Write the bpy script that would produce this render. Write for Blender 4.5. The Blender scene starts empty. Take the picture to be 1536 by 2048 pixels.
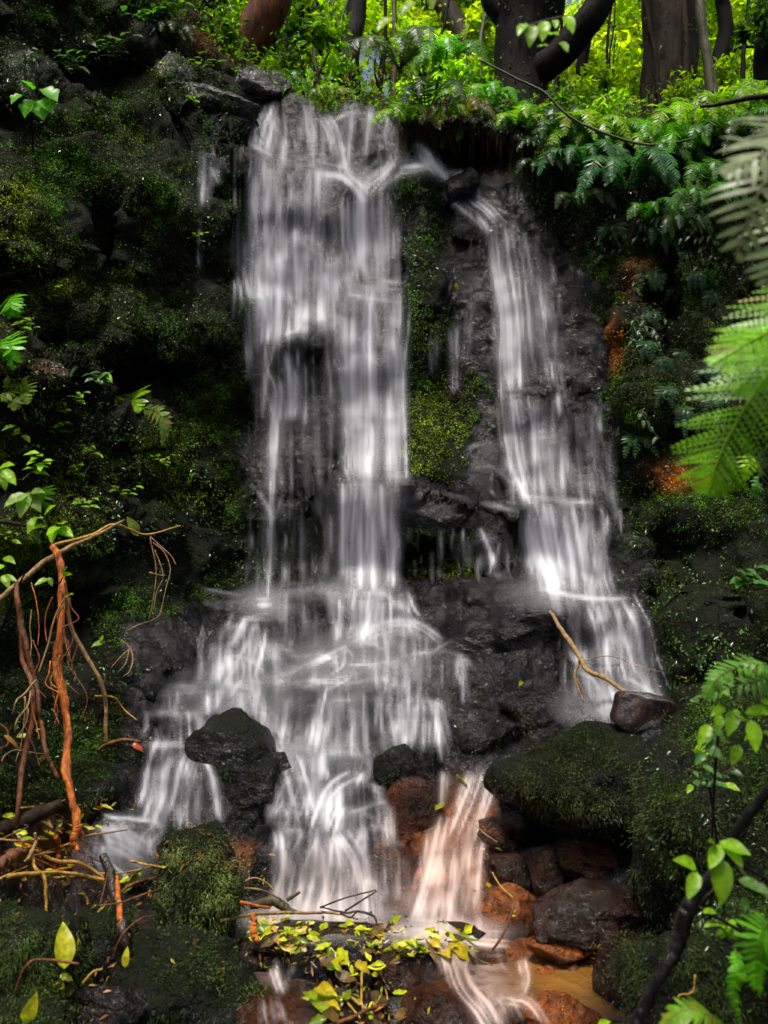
import bpy, bmesh, math, random
import numpy as np
from mathutils import Vector
from mathutils.bvhtree import BVHTree

random.seed(7)
RNG = np.random.default_rng(7)
SC = bpy.context.scene
COL = SC.collection
R = math.radians

# ------------------------------------------------------------------ camera
FPX = 1773.0                    # focal length in pixels of the 1536 x 2048 photograph
PITCH = R(5.0)
EYE = np.array([0.0, 0.0, 1.7])
cam_data = bpy.data.cameras.new('camera')
cam = bpy.data.objects.new('camera', cam_data)
COL.objects.link(cam)
cam.location = EYE
cam.rotation_euler = (R(90) + PITCH, 0, 0)
cam_data.sensor_fit = 'VERTICAL'
cam_data.sensor_height = 36
cam_data.lens = 36 * FPX / 2048
cam_data.clip_start = 0.05
cam_data.clip_end = 500
cam_data.dof.use_dof = True
cam_data.dof.focus_distance = 5.6
cam_data.dof.aperture_fstop = 3.0
SC.camera = cam

# ------------------------------------------------------------------ sky, sun, exposure
SUN_EL, SUN_AZ = 70, 200        # broad overcast light from above the open stream
world = bpy.data.worlds.new('World')
SC.world = world
world.use_nodes = True
wn = world.node_tree.nodes
sky = wn.new('ShaderNodeTexSky')
sky.sky_type = 'NISHITA'
sky.sun_disc = False
sky.sun_elevation = R(SUN_EL)
sky.sun_rotation = R(SUN_AZ)
sky.dust_density = 8.0
sky.air_density = 1.0
sky.ozone_density = 0.6
wn['Background'].inputs['Strength'].default_value = 0.05
world.node_tree.links.new(sky.outputs[0], wn['Background'].inputs['Color'])
sun_data = bpy.data.lights.new('sun', 'SUN')
sun_data.energy = 1.5
sun_data.angle = R(12)
sun_data.color = (1.0, 0.96, 0.88)
sun = bpy.data.objects.new('sun', sun_data)
COL.objects.link(sun)
sd = Vector((math.sin(R(SUN_AZ)) * math.cos(R(SUN_EL)), math.cos(R(SUN_AZ)) * math.cos(R(SUN_EL)), math.sin(R(SUN_EL))))
sun.rotation_euler = sd.to_track_quat('Z', 'Y').to_euler()
sun.location = (0, 10, 30)
SC.view_settings.view_transform = 'Standard'
SC.view_settings.look = 'None'
SC.view_settings.exposure = 1.62
SC.view_settings.gamma = 1.0
SC.cycles.max_bounces = 6
SC.cycles.diffuse_bounces = 3
SC.cycles.glossy_bounces = 2
SC.cycles.transmission_bounces = 3
SC.cycles.transparent_max_bounces = 12
SC.cycles.sample_clamp_indirect = 4.0
SC.cycles.use_denoising = True

# ------------------------------------------------------------------ helpers: pixels to places
CP, SP = math.cos(PITCH), math.sin(PITCH)
def ray(u, v):
    x = (np.asarray(u, float) - 768) / FPX
    y = (1024 - np.asarray(v, float)) / FPX
    return np.stack([x, CP - y * SP, SP + y * CP], -1)
def P(u, v, Y):                                   # the point seen at (u, v) that stands Y metres ahead
    d = ray(u, v)
    return EYE + d * (np.asarray(Y, float) / d[..., 1])[..., None]
def proj(p):
    q = np.asarray(p) - EYE
    dep = q[..., 1] * CP + q[..., 2] * SP
    up = -q[..., 1] * SP + q[..., 2] * CP
    dep = np.maximum(dep, 0.05)
    return 768 + FPX * q[..., 0] / dep, 1024 - FPX * up / dep

def sstep(a, b, x):
    t = np.clip((x - a) / (b - a), 0, 1)
    return t * t * (3 - 2 * t)

# ------------------------------------------------------------------ helpers: noise
def _h(ix, iy, iz, s):
    n = (ix * 374761393 + iy * 668265263 + iz * 1274126177 + s * 974711) & 0xFFFFFFFF
    n = ((n ^ (n >> 13)) * 1274126177) & 0xFFFFFFFF
    n = (n ^ (n >> 16)) & 0xFFFFFFFF
    return n / 4294967295.0
def vnoise(p, s=0):
    p = np.asarray(p, float)
    i = np.floor(p).astype(np.int64); f = p - i
    f = f * f * (3 - 2 * f)
    r = 0
    for dx in (0, 1):
        wx = f[..., 0] if dx else 1 - f[..., 0]
        for dy in (0, 1):
            wy = f[..., 1] if dy else 1 - f[..., 1]
            for dz in (0, 1):
                wz = f[..., 2] if dz else 1 - f[..., 2]
                r = r + wx * wy * wz * _h(i[..., 0] + dx, i[..., 1] + dy, i[..., 2] + dz, s)
    return r * 2 - 1
def fbm(p, o=4, s=0):
    r, a = 0, 1.0
    for k in range(o):
        r = r + a * vnoise(np.asarray(p) * (2.03 ** k) + 17.1 * k, s + k)
        a *= 0.5
    return r
def worley(p, s=0):
    p = np.asarray(p, float)
    i = np.floor(p).astype(np.int64)
    d1 = np.full(p.shape[:-1], 9.0); d2 = d1.copy(); cid = np.zeros(p.shape[:-1])
    for dx in (-1, 0, 1):
        for dy in (-1, 0, 1):
            for dz in (-1, 0, 1):
                c = i + np.array([dx, dy, dz])
                q = np.stack([_h(c[..., 0], c[..., 1], c[..., 2], s + k) for k in (1, 2, 3)], -1) + c
                d = np.sqrt(((q - p) ** 2).sum(-1))
                m = d < d1
                d2 = np.where(m, d1, np.minimum(d2, d))
                cid = np.where(m, _h(c[..., 0], c[..., 1], c[..., 2], s + 9), cid)
                d1 = np.where(m, d, d1)
    return d1, d2, cid

# ------------------------------------------------------------------ helpers: meshes and objects
def mesh(name, V, F, mat=None, attrs=None, smooth=True, cols=None):
    V = np.asarray(V, np.float32).reshape(-1, 3); F = np.asarray(F, np.int32)
    k = F.shape[1]
    me = bpy.data.meshes.new(name)
    me.vertices.add(len(V)); me.vertices.foreach_set('co', V.ravel())
    me.loops.add(F.size); me.loops.foreach_set('vertex_index', F.ravel())
    me.polygons.add(len(F))
    me.polygons.foreach_set('loop_start', np.arange(0, F.size, k, dtype=np.int32))
    me.polygons.foreach_set('loop_total', np.full(len(F), k, np.int32))
    if smooth: me.polygons.foreach_set('use_smooth', np.ones(len(F), bool))
    for n, a in (attrs or {}).items():
        at = me.attributes.new(n, 'FLOAT', 'POINT'); at.data.foreach_set('value', np.asarray(a, np.float32).ravel())
    if cols is not None:
        c = np.ones((len(V), 4), np.float32); c[:, :3] = cols
        at = me.attributes.new('tint', 'FLOAT_COLOR', 'POINT'); at.data.foreach_set('color', c.ravel())
    me.update(calc_edges=True)
    if mat: me.materials.append(mat)
    return me
def obj(name, me, parent=None, loc=None):
    o = bpy.data.objects.new(name, me); COL.objects.link(o)
    if parent is not None: o.parent = parent
    if loc is not None: o.location = loc
    return o
def tag(o, label=None, cat=None, group=None, kind=None):
    if label: o['label'] = label
    if cat: o['category'] = cat
    if group: o['group'] = group
    if kind: o['kind'] = kind
    return o
def empty(name, loc):
    o = bpy.data.objects.new(name, None); COL.objects.link(o); o.location = loc
    o.empty_display_size = 0.1
    return o
def grid_faces(n, m):
    i = np.arange(n * m).reshape(n, m)
    return np.stack([i[:-1, :-1], i[:-1, 1:], i[1:, 1:], i[1:, :-1]], -1).reshape(-1, 4)
def spline(pts, step=None, n=None):
    p = np.asarray(pts, float)
    if len(p) == 2: p = np.stack([p[0], (p[0] + p[1]) / 2, p[1]])
    q = np.vstack([2 * p[0] - p[1], p, 2 * p[-1] - p[-2]])
    out = []
    for i in range(len(p) - 1):
        a, b, c, d = q[i:i + 4]
        L = np.linalg.norm((c - b)[:2]) if step else 0
        k = max(2, int(L / step)) if step else max(2, n // (len(p) - 1))
        t = np.linspace(0, 1, k, endpoint=False)[:, None]
        out.append(0.5 * (2 * b + (c - a) * t + (2 * a - 5 * b + 4 * c - d) * t ** 2 + (3 * b - a - 3 * c + d) * t ** 3))
    out.append(p[-1:])
    return np.vstack(out)
def tube(pts, rad, sides=7, rough=0.0, seed=0):
    p = np.asarray(pts, float); n = len(p)
    rad = np.broadcast_to(np.asarray(rad, float), (n,)) if np.ndim(rad) == 0 else np.interp(np.linspace(0, 1, n), np.linspace(0, 1, len(rad)), rad)
    t = np.gradient(p, axis=0); t /= np.linalg.norm(t, axis=1)[:, None] + 1e-9
    ref = np.array([0.31, 0.88, 0.35])
    a = np.cross(t, ref); a /= np.linalg.norm(a, axis=1)[:, None] + 1e-9
    b = np.cross(t, a)
    th = np.linspace(0, 2 * np.pi, sides, endpoint=False)
    ring = a[:, None] * np.cos(th)[None, :, None] + b[:, None] * np.sin(th)[None, :, None]
    rr = np.repeat(rad[:, None], sides, 1)
    if rough:
        q = p[:, None] * 0.7 + ring * rad.mean() * 2.2
        rr = rr * (1 + rough * fbm(q / max(rad.mean(), 1e-3) * 0.35, 3, seed))
    V = (p[:, None] + ring * rr[..., None]).reshape(-1, 3)
    i = np.arange(n * sides).reshape(n, sides)
    j = np.roll(i, -1, axis=1)
    F = np.stack([i[:-1], j[:-1], j[1:], i[1:]], -1).reshape(-1, 4)
    c0, c1 = len(V), len(V) + 1
    V = np.vstack([V, p[0], p[-1]])
    k = np.arange(sides); k2 = (k + 1) % sides
    caps = np.vstack([np.stack([k2, k, np.full(sides, c0), np.full(sides, c0)], -1),
                      np.stack([k + (n - 1) * sides, k2 + (n - 1) * sides, np.full(sides, c1), np.full(sides, c1)], -1)])
    T = np.vstack([F[:, [0, 1, 2]], F[:, [0, 2, 3]], caps[:, :3]])
    return V, T
def join(parts):
    V, F, n = [], [], 0
    for v, f in parts:
        V.append(v); F.append(f + n); n += len(v)
    return np.vstack(V), np.vstack(F)

# ------------------------------------------------------------------ materials
def newmat(name):
    m = bpy.data.materials.new(name); m.use_nodes = True
    nt = m.node_tree
    return m, nt, nt.nodes, nt.links, nt.nodes['Principled BSDF']
def node(nodes, t, **kw):
    n = nodes.new(t)
    for k, v in kw.items(): setattr(n, k, v)
    return n
def mixc(nt, fac, a, b, mode='MIX'):
    n = nt.nodes.new('ShaderNodeMix'); n.data_type = 'RGBA'; n.blend_type = mode
    for s, v in ((0, fac), (6, a), (7, b)):
        if isinstance(v, (int, float)): n.inputs[s].default_value = v
        elif isinstance(v, tuple): n.inputs[s].default_value = v + (1,) if len(v) == 3 else v
        else: nt.links.new(v, n.inputs[s])
    return n.outputs[2]
def ramp(nt, src, stops):
    n = nt.nodes.new('ShaderNodeValToRGB'); e = n.color_ramp.elements
    while len(e) < len(stops): e.new(0.5)
    for k, (p, c) in enumerate(stops):
        e[k].position = p; e[k].color = (c, c, c, 1) if isinstance(c, (int, float)) else c + (1,)
    nt.links.new(src, n.inputs[0])
    return n.outputs[0]
def noise_tex(nt, scale, detail=4, rough=0.6, vec=None, dist=0.0):
    n = nt.nodes.new('ShaderNodeTexNoise'); n.inputs['Scale'].default_value = scale
    n.inputs['Detail'].default_value = detail; n.inputs['Roughness'].default_value = rough
    n.inputs['Distortion'].default_value = dist
    if vec is not None: nt.links.new(vec, n.inputs['Vector'])
    return n.outputs[0]
def geo_pos(nt):
    return nt.nodes.new('ShaderNodeNewGeometry').outputs['Position']
def attr(nt, name, out='Fac'):
    n = nt.nodes.new('ShaderNodeAttribute'); n.attribute_name = name
    return n.outputs[out]
def bump(nt, h, strength, dist, prev=None):
    n = nt.nodes.new('ShaderNodeBump'); n.inputs['Strength'].default_value = strength; n.inputs['Distance'].default_value = dist
    nt.links.new(h, n.inputs['Height'])
    if prev is not None: nt.links.new(prev, n.inputs['Normal'])
    return n.outputs[0]

def rock_material(name, dark, light, rough=(0.22, 0.6)):
    m, nt, N, L, B = newmat(name)
    pos = geo_pos(nt)
    n1 = noise_tex(nt, 2.3, 6, 0.65, pos); n2 = noise_tex(nt, 22, 5, 0.7, pos); n3 = noise_tex(nt, 90, 3, 0.6, pos)
    c = mixc(nt, ramp(nt, n1, [(0.35, 0.0), (0.7, 1.0)]), dark, light)
    c = mixc(nt, ramp(nt, n2, [(0.45, 0.0), (0.75, 0.5)]), c, tuple(min(1, x * 1.9) for x in light))
    earth = mixc(nt, n2, (0.010, 0.006, 0.004), (0.040, 0.024, 0.014))
    c = mixc(nt, attr(nt, 'earth'), c, earth)
    moss = mixc(nt, n2, (0.002, 0.0035, 0.0012), (0.013, 0.018, 0.004))
    mossf = N.new('ShaderNodeMath'); mossf.operation = 'MULTIPLY'
    L.new(attr(nt, 'moss'), mossf.inputs[0]); L.new(ramp(nt, n2, [(0.25, 0.5), (0.55, 1.0)]), mossf.inputs[1])
    c = mixc(nt, mossf.outputs[0], c, moss)
    rust = mixc(nt, ramp(nt, n2, [(0.3, 0.0), (0.7, 1.0)]), (0.05, 0.013, 0.006), (0.42, 0.12, 0.016))
    c = mixc(nt, attr(nt, 'rust'), c, rust)
    L.new(c, B.inputs['Base Color'])
    rg = ramp(nt, n1, [(0.3, rough[0]), (0.72, rough[1])])
    rgm = mixc(nt, mossf.outputs[0], rg, (0.85, 0.85, 0.85))
    L.new(rgm, B.inputs['Roughness'])
    vo = N.new('ShaderNodeTexVoronoi'); vo.inputs['Scale'].default_value = 13; L.new(mixc(nt, 0.12, pos, noise_tex(nt, 6, 3, 0.6, pos), 'ADD'), vo.inputs['Vector'])
    b = bump(nt, n1, 0.6, 0.12); b = bump(nt, vo.outputs['Distance'], 0.9, 0.05, b); b = bump(nt, n2, 1.0, 0.05, b); b = bump(nt, n3, 0.9, 0.014, b)
    L.new(b, B.inputs['Normal'])
    wetp = N.new('ShaderNodeMath'); wetp.operation = 'MULTIPLY'
    L.new(ramp(nt, n1, [(0.42, 0.12), (0.56, 1.0)]), wetp.inputs[0]); L.new(ramp(nt, mossf.outputs[0], [(0.0, 1.0), (0.6, 0.0)]), wetp.inputs[1])
    L.new(wetp.outputs[0], B.inputs['Coat Weight']); B.inputs['Coat Roughness'].default_value = 0.06; L.new(b, B.inputs['Coat Normal'])
    B.inputs['Specular IOR Level'].default_value = 0.15
    return m
M_ROCK = rock_material('wet_rock', (0.002, 0.002, 0.0028), (0.011, 0.011, 0.0135), (0.15, 0.45))
M_BROWN = rock_material('wet_brown_rock', (0.002, 0.0014, 0.0014), (0.014, 0.007, 0.0055), (0.12, 0.4))

def leaf_material(name, gloss=0.35, transl=0.35, spec=0.3, through=(1.25, 1.7, 0.4)):
    m, nt, N, L, B = newmat(name)
    c = attr(nt, 'tint', 'Color')
    v = noise_tex(nt, 60, 3, 0.6, geo_pos(nt))
    c = mixc(nt, 1.0, c, ramp(nt, v, [(0.3, 0.65), (0.7, 1.25)]), 'MULTIPLY')
    L.new(c, B.inputs['Base Color'])
    B.inputs['Roughness'].default_value = gloss
    B.inputs['Specular IOR Level'].default_value = spec
    t = N.new('ShaderNodeBsdfTranslucent')
    c2 = mixc(nt, 1.0, c, through, 'MULTIPLY')
    L.new(c2, t.inputs['Color'])
    mx = N.new('ShaderNodeMixShader'); mx.inputs[0].default_value = transl
    L.new(B.outputs[0], mx.inputs[1]); L.new(t.outputs[0], mx.inputs[2])
    L.new(mx.outputs[0], N['Material Output'].inputs['Surface'])
    return m
M_LEAF = leaf_material('leaf', 0.33, 0.42, 0.22)
M_MOSS = leaf_material('moss', 0.35, 0.25, 0.10)
M_FAR = leaf_material('forest_leaf', 0.45, 0.6, 0.2, (1.65, 1.8, 0.4))
M_DEAD = leaf_material('fallen_leaf', 0.28, 0.25)

def bark_material(name, a, b, rough=0.55, scale=14, stretch=0.25):
    m, nt, N, L, B = newmat(name)
    mp = N.new('ShaderNodeMapping'); mp.inputs['Scale'].default_value = (1, 1, stretch)
    L.new(geo_pos(nt), mp.inputs['Vector'])
    n1 = noise_tex(nt, scale, 6, 0.7, mp.outputs[0], 0.4); n2 = noise_tex(nt, scale * 5, 4, 0.7, mp.outputs[0])
    c = mixc(nt, ramp(nt, n1, [(0.35, 0.0), (0.65, 1.0)]), a, b)
    c = mixc(nt, ramp(nt, n2, [(0.5, 0.0), (0.75, 0.7)]), c, tuple(x * 0.3 for x in a))
    L.new(c, B.inputs['Base Color']); B.inputs['Roughness'].default_value = rough
    B.inputs['Specular IOR Level'].default_value = 0.12 if rough >= 0.6 else 0.45
    bb = bump(nt, n1, 0.8, 0.02); bb = bump(nt, n2, 0.5, 0.004, bb)
    L.new(bb, B.inputs['Normal'])
    return m
M_BARKDARK = bark_material('dark_wet_bark', (0.0012, 0.001, 0.001), (0.008, 0.0065, 0.0045), 0.7)
M_BARKBROWN = bark_material('brown_bark', (0.006, 0.004, 0.003), (0.036, 0.024, 0.014), 0.7)
M_BARKRED = bark_material('red_brown_bark', (0.030, 0.010, 0.004), (0.15, 0.050, 0.016), 0.6)
M_BARKMOSS = bark_material('mossy_bark', (0.020, 0.020, 0.007), (0.09, 0.075, 0.025))
M_ROOT = bark_material('orange_root', (0.14, 0.026, 0.003), (0.75, 0.20, 0.012), 0.4, 40, 0.3)
M_ROOTDARK = bark_material('red_root', (0.020, 0.008, 0.004), (0.26, 0.08, 0.02), 0.4, 40, 0.3)
M_TWIG = bark_material('tan_twig', (0.12, 0.065, 0.022), (0.42, 0.26, 0.09), 0.4, 40, 0.5)
M_TWIGYEL = bark_material('yellow_twig', (0.25, 0.12, 0.015), (0.60, 0.36, 0.06), 0.4, 40, 0.5)
M_LOG = bark_material('black_wet_wood', (0.005, 0.004, 0.004), (0.032, 0.019, 0.014), 0.22, 18, 0.4)

M_STEM = bark_material('black_smooth_stem', (0.002, 0.002, 0.002), (0.008, 0.007, 0.006), 0.24, 18, 0.4)

def water_material():
    m, nt, N, L, B = newmat('falling_water')
    N.remove(B)
    wc = mixc(nt, attr(nt, 'silt'), (0.80, 0.81, 0.88), (0.80, 0.60, 0.52))
    d = N.new('ShaderNodeBsdfDiffuse'); L.new(wc, d.inputs['Color'])
    t = N.new('ShaderNodeBsdfTranslucent'); L.new(wc, t.inputs['Color'])
    s = N.new('ShaderNodeMixShader'); s.inputs[0].default_value = 0.22
    L.new(d.outputs[0], s.inputs[1]); L.new(t.outputs[0], s.inputs[2])
    tr = N.new('ShaderNodeBsdfTransparent')
    mx = N.new('ShaderNodeMixShader')
    L.new(attr(nt, 'flow'), mx.inputs[0]); L.new(tr.outputs[0], mx.inputs[1]); L.new(s.outputs[0], mx.inputs[2])
    L.new(mx.outputs[0], N['Material Output'].inputs['Surface'])
    return m
M_WATER = water_material()
def pool_material(name, col, rough=0.12):
    m, nt, N, L, B = newmat(name)
    n = noise_tex(nt, 7, 3, 0.5, geo_pos(nt), 0.6)
    L.new(mixc(nt, n, tuple(x * 0.55 for x in col), tuple(min(1, x * 1.35) for x in col)), B.inputs['Base Color'])
    B.inputs['Roughness'].default_value = rough
    L.new(bump(nt, n, 0.15, 0.02), B.inputs['Normal'])
    return m

# ------------------------------------------------------------------ terrain: the cliff and the stream bed
UC = np.array([-900, -250, 0, 150, 300, 450, 600, 750, 900, 1050, 1200, 1350, 1536, 1800, 2400], float)
DT = [(-260, [3.9, 4.9, 6.0, 6.8, 7.4, 7.8, 8.0, 8.0, 8.0, 8.0, 7.8, 7.5, 7.0, 6.0, 4.5]),
      (0,    [3.8, 4.9, 5.9, 6.7, 7.3, 7.7, 7.9, 7.9, 7.9, 7.8, 7.6, 7.3, 6.8, 5.8, 4.4]),
      (200,  [3.7, 4.8, 5.7, 6.4, 6.9, 7.3, 7.6, 7.6, 7.5, 7.4, 7.1, 6.8, 6.3, 5.5, 4.2]),
      (350,  [3.6, 4.8, 5.5, 6.0, 6.4, 6.85, 7.2, 7.3, 7.3, 7.0, 6.8, 6.5, 6.0, 5.1, 4.0]),
      (600,  [3.5, 4.7, 5.3, 5.8, 6.3, 6.7, 6.95, 7.05, 7.05, 6.85, 6.65, 6.2, 5.7, 4.8, 3.8]),
      (800,  [3.5, 4.6, 5.2, 5.7, 6.3, 6.65, 6.8, 6.85, 6.9, 6.65, 6.45, 6.0, 5.4, 4.5, 3.7]),
      (1000, [3.4, 4.4, 5.0, 5.5, 6.1, 6.5, 6.65, 6.65, 6.55, 6.4, 6.15, 5.7, 5.1, 4.3, 3.5]),
      (1170, [3.3, 4.2, 4.8, 5.3, 5.8, 6.3, 6.5, 6.45, 6.35, 6.1, 5.85, 5.4, 4.8, 4.0, 3.3]),
      (1300, [3.2, 4.0, 4.6, 5.0, 5.4, 5.8, 5.85, 5.85, 5.75, 5.65, 5.5, 5.0, 4.4, 3.7, 3.1]),
      (1420, [3.0, 3.8, 4.4, 4.8, 5.15, 5.4, 5.45, 5.45, 5.4, 5.35, 5.1, 4.6, 4.0, 3.4, 3.0]),
      (1520, [2.9, 3.6, 4.2, 4.6, 4.9, 5.05, 5.05, 5.05, 5.05, 5.0, 4.8, 4.2, 3.7, 3.2, 2.8]),
      (1680, [2.7, 3.4, 3.95, 4.35, 4.55, 4.65, 4.65, 4.65, 4.65, 4.7, 4.6, 4.0, 3.4, 2.9, 2.5]),
      (1850, [2.5, 3.2, 3.65, 4.05, 4.2, 4.25, 4.3, 4.3, 4.3, 4.35, 4.3, 3.8, 3.1, 2.6, 2.2]),
      (2048, [2.2, 2.8, 3.25, 3.45, 3.5, 3.5, 3.5, 3.5, 3.5, 3.5, 3.45, 3.2, 2.8, 2.3, 2.0]),
      (2320, [1.8, 2.3, 2.6, 2.7, 2.7, 2.7, 2.7, 2.7, 2.7, 2.7, 2.7, 2.5, 2.3, 2.0, 1.7])]
VC = np.array([r[0] for r in DT], float); DG = np.array([r[1] for r in DT], float)
def cubic1(xs, ys, x):                               # monotone-ish Hermite along axis 0 of ys
    i = np.clip(np.searchsorted(xs, x) - 1, 0, len(xs) - 2)
    h = xs[i + 1] - xs[i]; t = (x - xs[i]) / h
    m = np.gradient(ys, xs, axis=0)
    t_, h_ = t[:, None], h[:, None]
    return ((2 * t_ ** 3 - 3 * t_ ** 2 + 1) * ys[i] + (t_ ** 3 - 2 * t_ ** 2 + t_) * h_ * m[i]
            + (-2 * t_ ** 3 + 3 * t_ ** 2) * ys[i + 1] + (t_ ** 3 - t_ ** 2) * h_ * m[i + 1])
VTAB = np.arange(-260, 2321, 4.0); UTAB = np.arange(-900, 2401, 4.0)
DTAB = cubic1(UC, cubic1(VC, DG, VTAB).T, UTAB).T     # rows v, columns u
def dbase(u, v):
    x = np.clip((u + 900) / 4, 0, len(UTAB) - 1.001); y = np.clip((v + 260) / 4, 0, len(VTAB) - 1.001)
    i, j = x.astype(int), y.astype(int); a, b = x - i, y - j
    return (DTAB[j, i] * (1 - a) * (1 - b) + DTAB[j, i + 1] * a * (1 - b) + DTAB[j + 1, i] * (1 - a) * b + DTAB[j + 1, i + 1] * a * b)

# ledges: lip line, how far it stands out (m), how far below the lip it fades (px)
LEDGES = [([(495, 300), (560, 318), (620, 335), (690, 352)], .26, 260), ([(690, 372), (740, 385), (800, 362), (860, 332)], .24, 130),
          ([(560, 676), (600, 664), (640, 664), (690, 690)], .20, 70), ([(690, 576), (740, 578), (800, 588)], .22, 240),
          ([(685, 962), (760, 964), (820, 966)], .22, 60), ([(480, 985), (560, 975), (700, 990)], .18, 70),
          ([(800, 975), (880, 985), (960, 1010), (1050, 1015)], .32, 90), ([(1005, 782), (1060, 775), (1120, 785), (1215, 795)], .25, 170),
          ([(1035, 1000), (1100, 1005), (1180, 1008), (1270, 1000)], .25, 120), ([(1080, 1182), (1150, 1195), (1200, 1200), (1270, 1198)], .26, 140),
          ([(-200, 650), (0, 660), (120, 690), (230, 690), (350, 700), (460, 720)], .30, 100), ([(-200, 470), (0, 480), (60, 500), (130, 525)], .22, 60),
          ([(-200, 730), (40, 728), (110, 740), (140, 760)], .25, 60), ([(140, 905), (240, 918), (300, 930)], .20, 60),
          ([(-200, 1010), (60, 1010), (200, 1030), (330, 1050)], .18, 110), ([(510, 465), (600, 485), (690, 530), (720, 575)], .05, 160),
          ([(380, 230), (440, 262), (500, 285)], .25, 60), ([(800, 232), (900, 240), (1020, 262), (1120, 300)], .45, 70),
          ([(1210, 560), (1250, 545), (1300, 540)], .2, 300), ([(1200, 1230), (1320, 1250), (1500, 1260)], .2, 120),
          ([(540, 1180), (620, 1172), (700, 1182), (800, 1190)], .22, 80), ([(470, 1238), (560, 1236)], .15, 60),
          ([(400, 1366), (520, 1362), (640, 1360), (790, 1352)], .16, 90), ([(560, 1376), (660, 1378), (780, 1385), (890, 1402)], .14, 110),
          ([(300, 1374), (420, 1370)], .14, 50), ([(270, 1424), (420, 1422), (520, 1425)], .18, 70), ([(300, 1500), (400, 1496)], .14, 80),
          ([(540, 1492), (640, 1500), (760, 1500), (860, 1490)], .18, 80), ([(530, 1660), (640, 1662), (720, 1672), (820, 1688)], .2, 120)]
# hollows (+) and swellings (-): u, v, radius u, radius v, metres
BUMPS = [(280, 765, 85, 60, .55), (205, 480, 28, 70, .35), (215, 160, 85, 45, .5), (60, 545, 70, 22, .35), (70, 690, 90, 25, .3),
         (940, 300, 95, 42, .55), (230, 908, 50, 20, .3), (1180, 1690, 130, 60, .5), (1260, 330, 60, 40, .25), (1330, 600, 30, 120, .3),
         (842, 520, 46, 190, -.30), (850, 900, 60, 70, -.2), (430, 300, 35, 60, -.18), (560, 380, 70, 60, -.1), (420, 640, 60, 60, -.2),
         (330, 420, 110, 120, -.22), (90, 420, 120, 150, -.25), (330, 640, 120, 60, -.25), (260, 880, 130, 90, -.15), (1280, 780, 60, 120, -.25),
         (1360, 1000, 90, 90, -.2), (1230, 1140, 60, 50, -.25), (1000, 1240, 90, 60, -.25), (960, 1400, 110, 90, -.15), (1080, 1340, 70, 60, -.15),
         (930, 560, 50, 120, -.08), (440, 900, 40, 80, -.05), (360, 1300, 90, 60, -.18), (100, 1250, 100, 90, .35), (640, 1100, 120, 40, .15),
         (880, 1110, 90, 40, .25), (740, 1090, 60, 60, -.05), (870, 1620, 60, 60, .05), (1420, 1350, 90, 90, -.1), (1250, 640, 40, 30, -.1),
         (430, 1600, 60, 70, -.12), (960, 1780, 50, 60, -.05), (1180, 630, 90, 130, -.06), (410, 520, 50, 90, -.1)]
def depth(u, v):
    d = dbase(u, v)
    for pts, a, fade in LEDGES:
        p = np.array(pts, float)
        lip = np.interp(u, p[:, 0], p[:, 1])
        w = sstep(p[0, 0] - 25, p[0, 0] + 15, u) * (1 - sstep(p[-1, 0] - 15, p[-1, 0] + 25, u))
        lip = lip + 7 * np.sin(u * .11 + lip) + 5 * np.sin(u * .043 + 2)
        k = (v - lip)
        d = d - a * w * sstep(-12, 6, k) * np.exp(-np.maximum(k, 0) / fade)
    for bu, bv, ru, rv, a in BUMPS:
        r = ((u - bu) / ru) ** 2 + ((v - bv) / rv) ** 2
        d = d + a * np.exp(-r ** 1.5 * .9)
    return d
VTOP = np.array([(-900, -250), (280, -220), (340, -60), (390, 70), (440, 122), (480, 140), (520, 175), (560, 200), (600, 218), (650, 228), (700, 216),
                 (760, 222), (800, 236), (840, 222), (880, 238), (930, 222), (970, 236), (1010, 258), (1060, 250), (1120, 272), (1180, 258), (1250, 286), (1320, 268), (1390, 292), (1460, 275), (1536, 290), (2400, 200)], float)
def inpoly(u, v, poly):
    r = np.zeros(np.shape(u), bool); n = len(poly)
    for i in range(n):
        (x0, y0), (x1, y1) = poly[i], poly[(i + 1) % n]
        c = ((y0 > v) != (y1 > v)) & (u < (x1 - x0) * (v - y0) / ((y1 - y0) or 1e-9) + x0)
        r ^= c
    return r
def blobs(u, v, L):
    r = np.zeros(np.shape(u))
    for b in L:
        r = np.maximum(r, b[4] * np.exp(-(((u - b[0]) / b[2]) ** 2 + ((v - b[1]) / b[3]) ** 2) ** 1.5 * .8))
    return r
MOSS_POLY = [[(-900, -300), (420, -300), (460, 150), (480, 300), (492, 600), (480, 1170), (380, 1215), (250, 1265), (235, 1480), (150, 1640), (-900, 1800)],
             [(1000, 225), (2400, 200), (2400, 2400), (1270, 2400), (1250, 1850), (1300, 1650), (1340, 1400), (1320, 1250), (1250, 1100), (1235, 950),
              (1228, 800), (1190, 560), (1110, 480), (1040, 380)],
             [(792, 345), (888, 345), (890, 700), (975, 760), (940, 965), (830, 960), (800, 700)],
             [(480, 1030), (700, 1030), (700, 1165), (480, 1165)], [(800, 1060), (1000, 1060), (950, 1165), (800, 1165)]]
RUST = [(1235, 690, 16, 50, 1), (1350, 955, 40, 25, 1), (1270, 560, 26, 40, .4), (900, 1680, 95, 90, .8), (950, 1700, 60, 100, .9), (1010, 1850, 110, 80, .7), (1040, 2000, 110, 70, 1),
        (480, 1710, 40, 30, .6), (130, 1700, 130, 60, .35), (480, 70, 80, 40, .9), (820, 1800, 60, 90, .35), (1110, 1920, 90, 60, .9), (1000, 1930, 60, 60, .8)]
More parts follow.
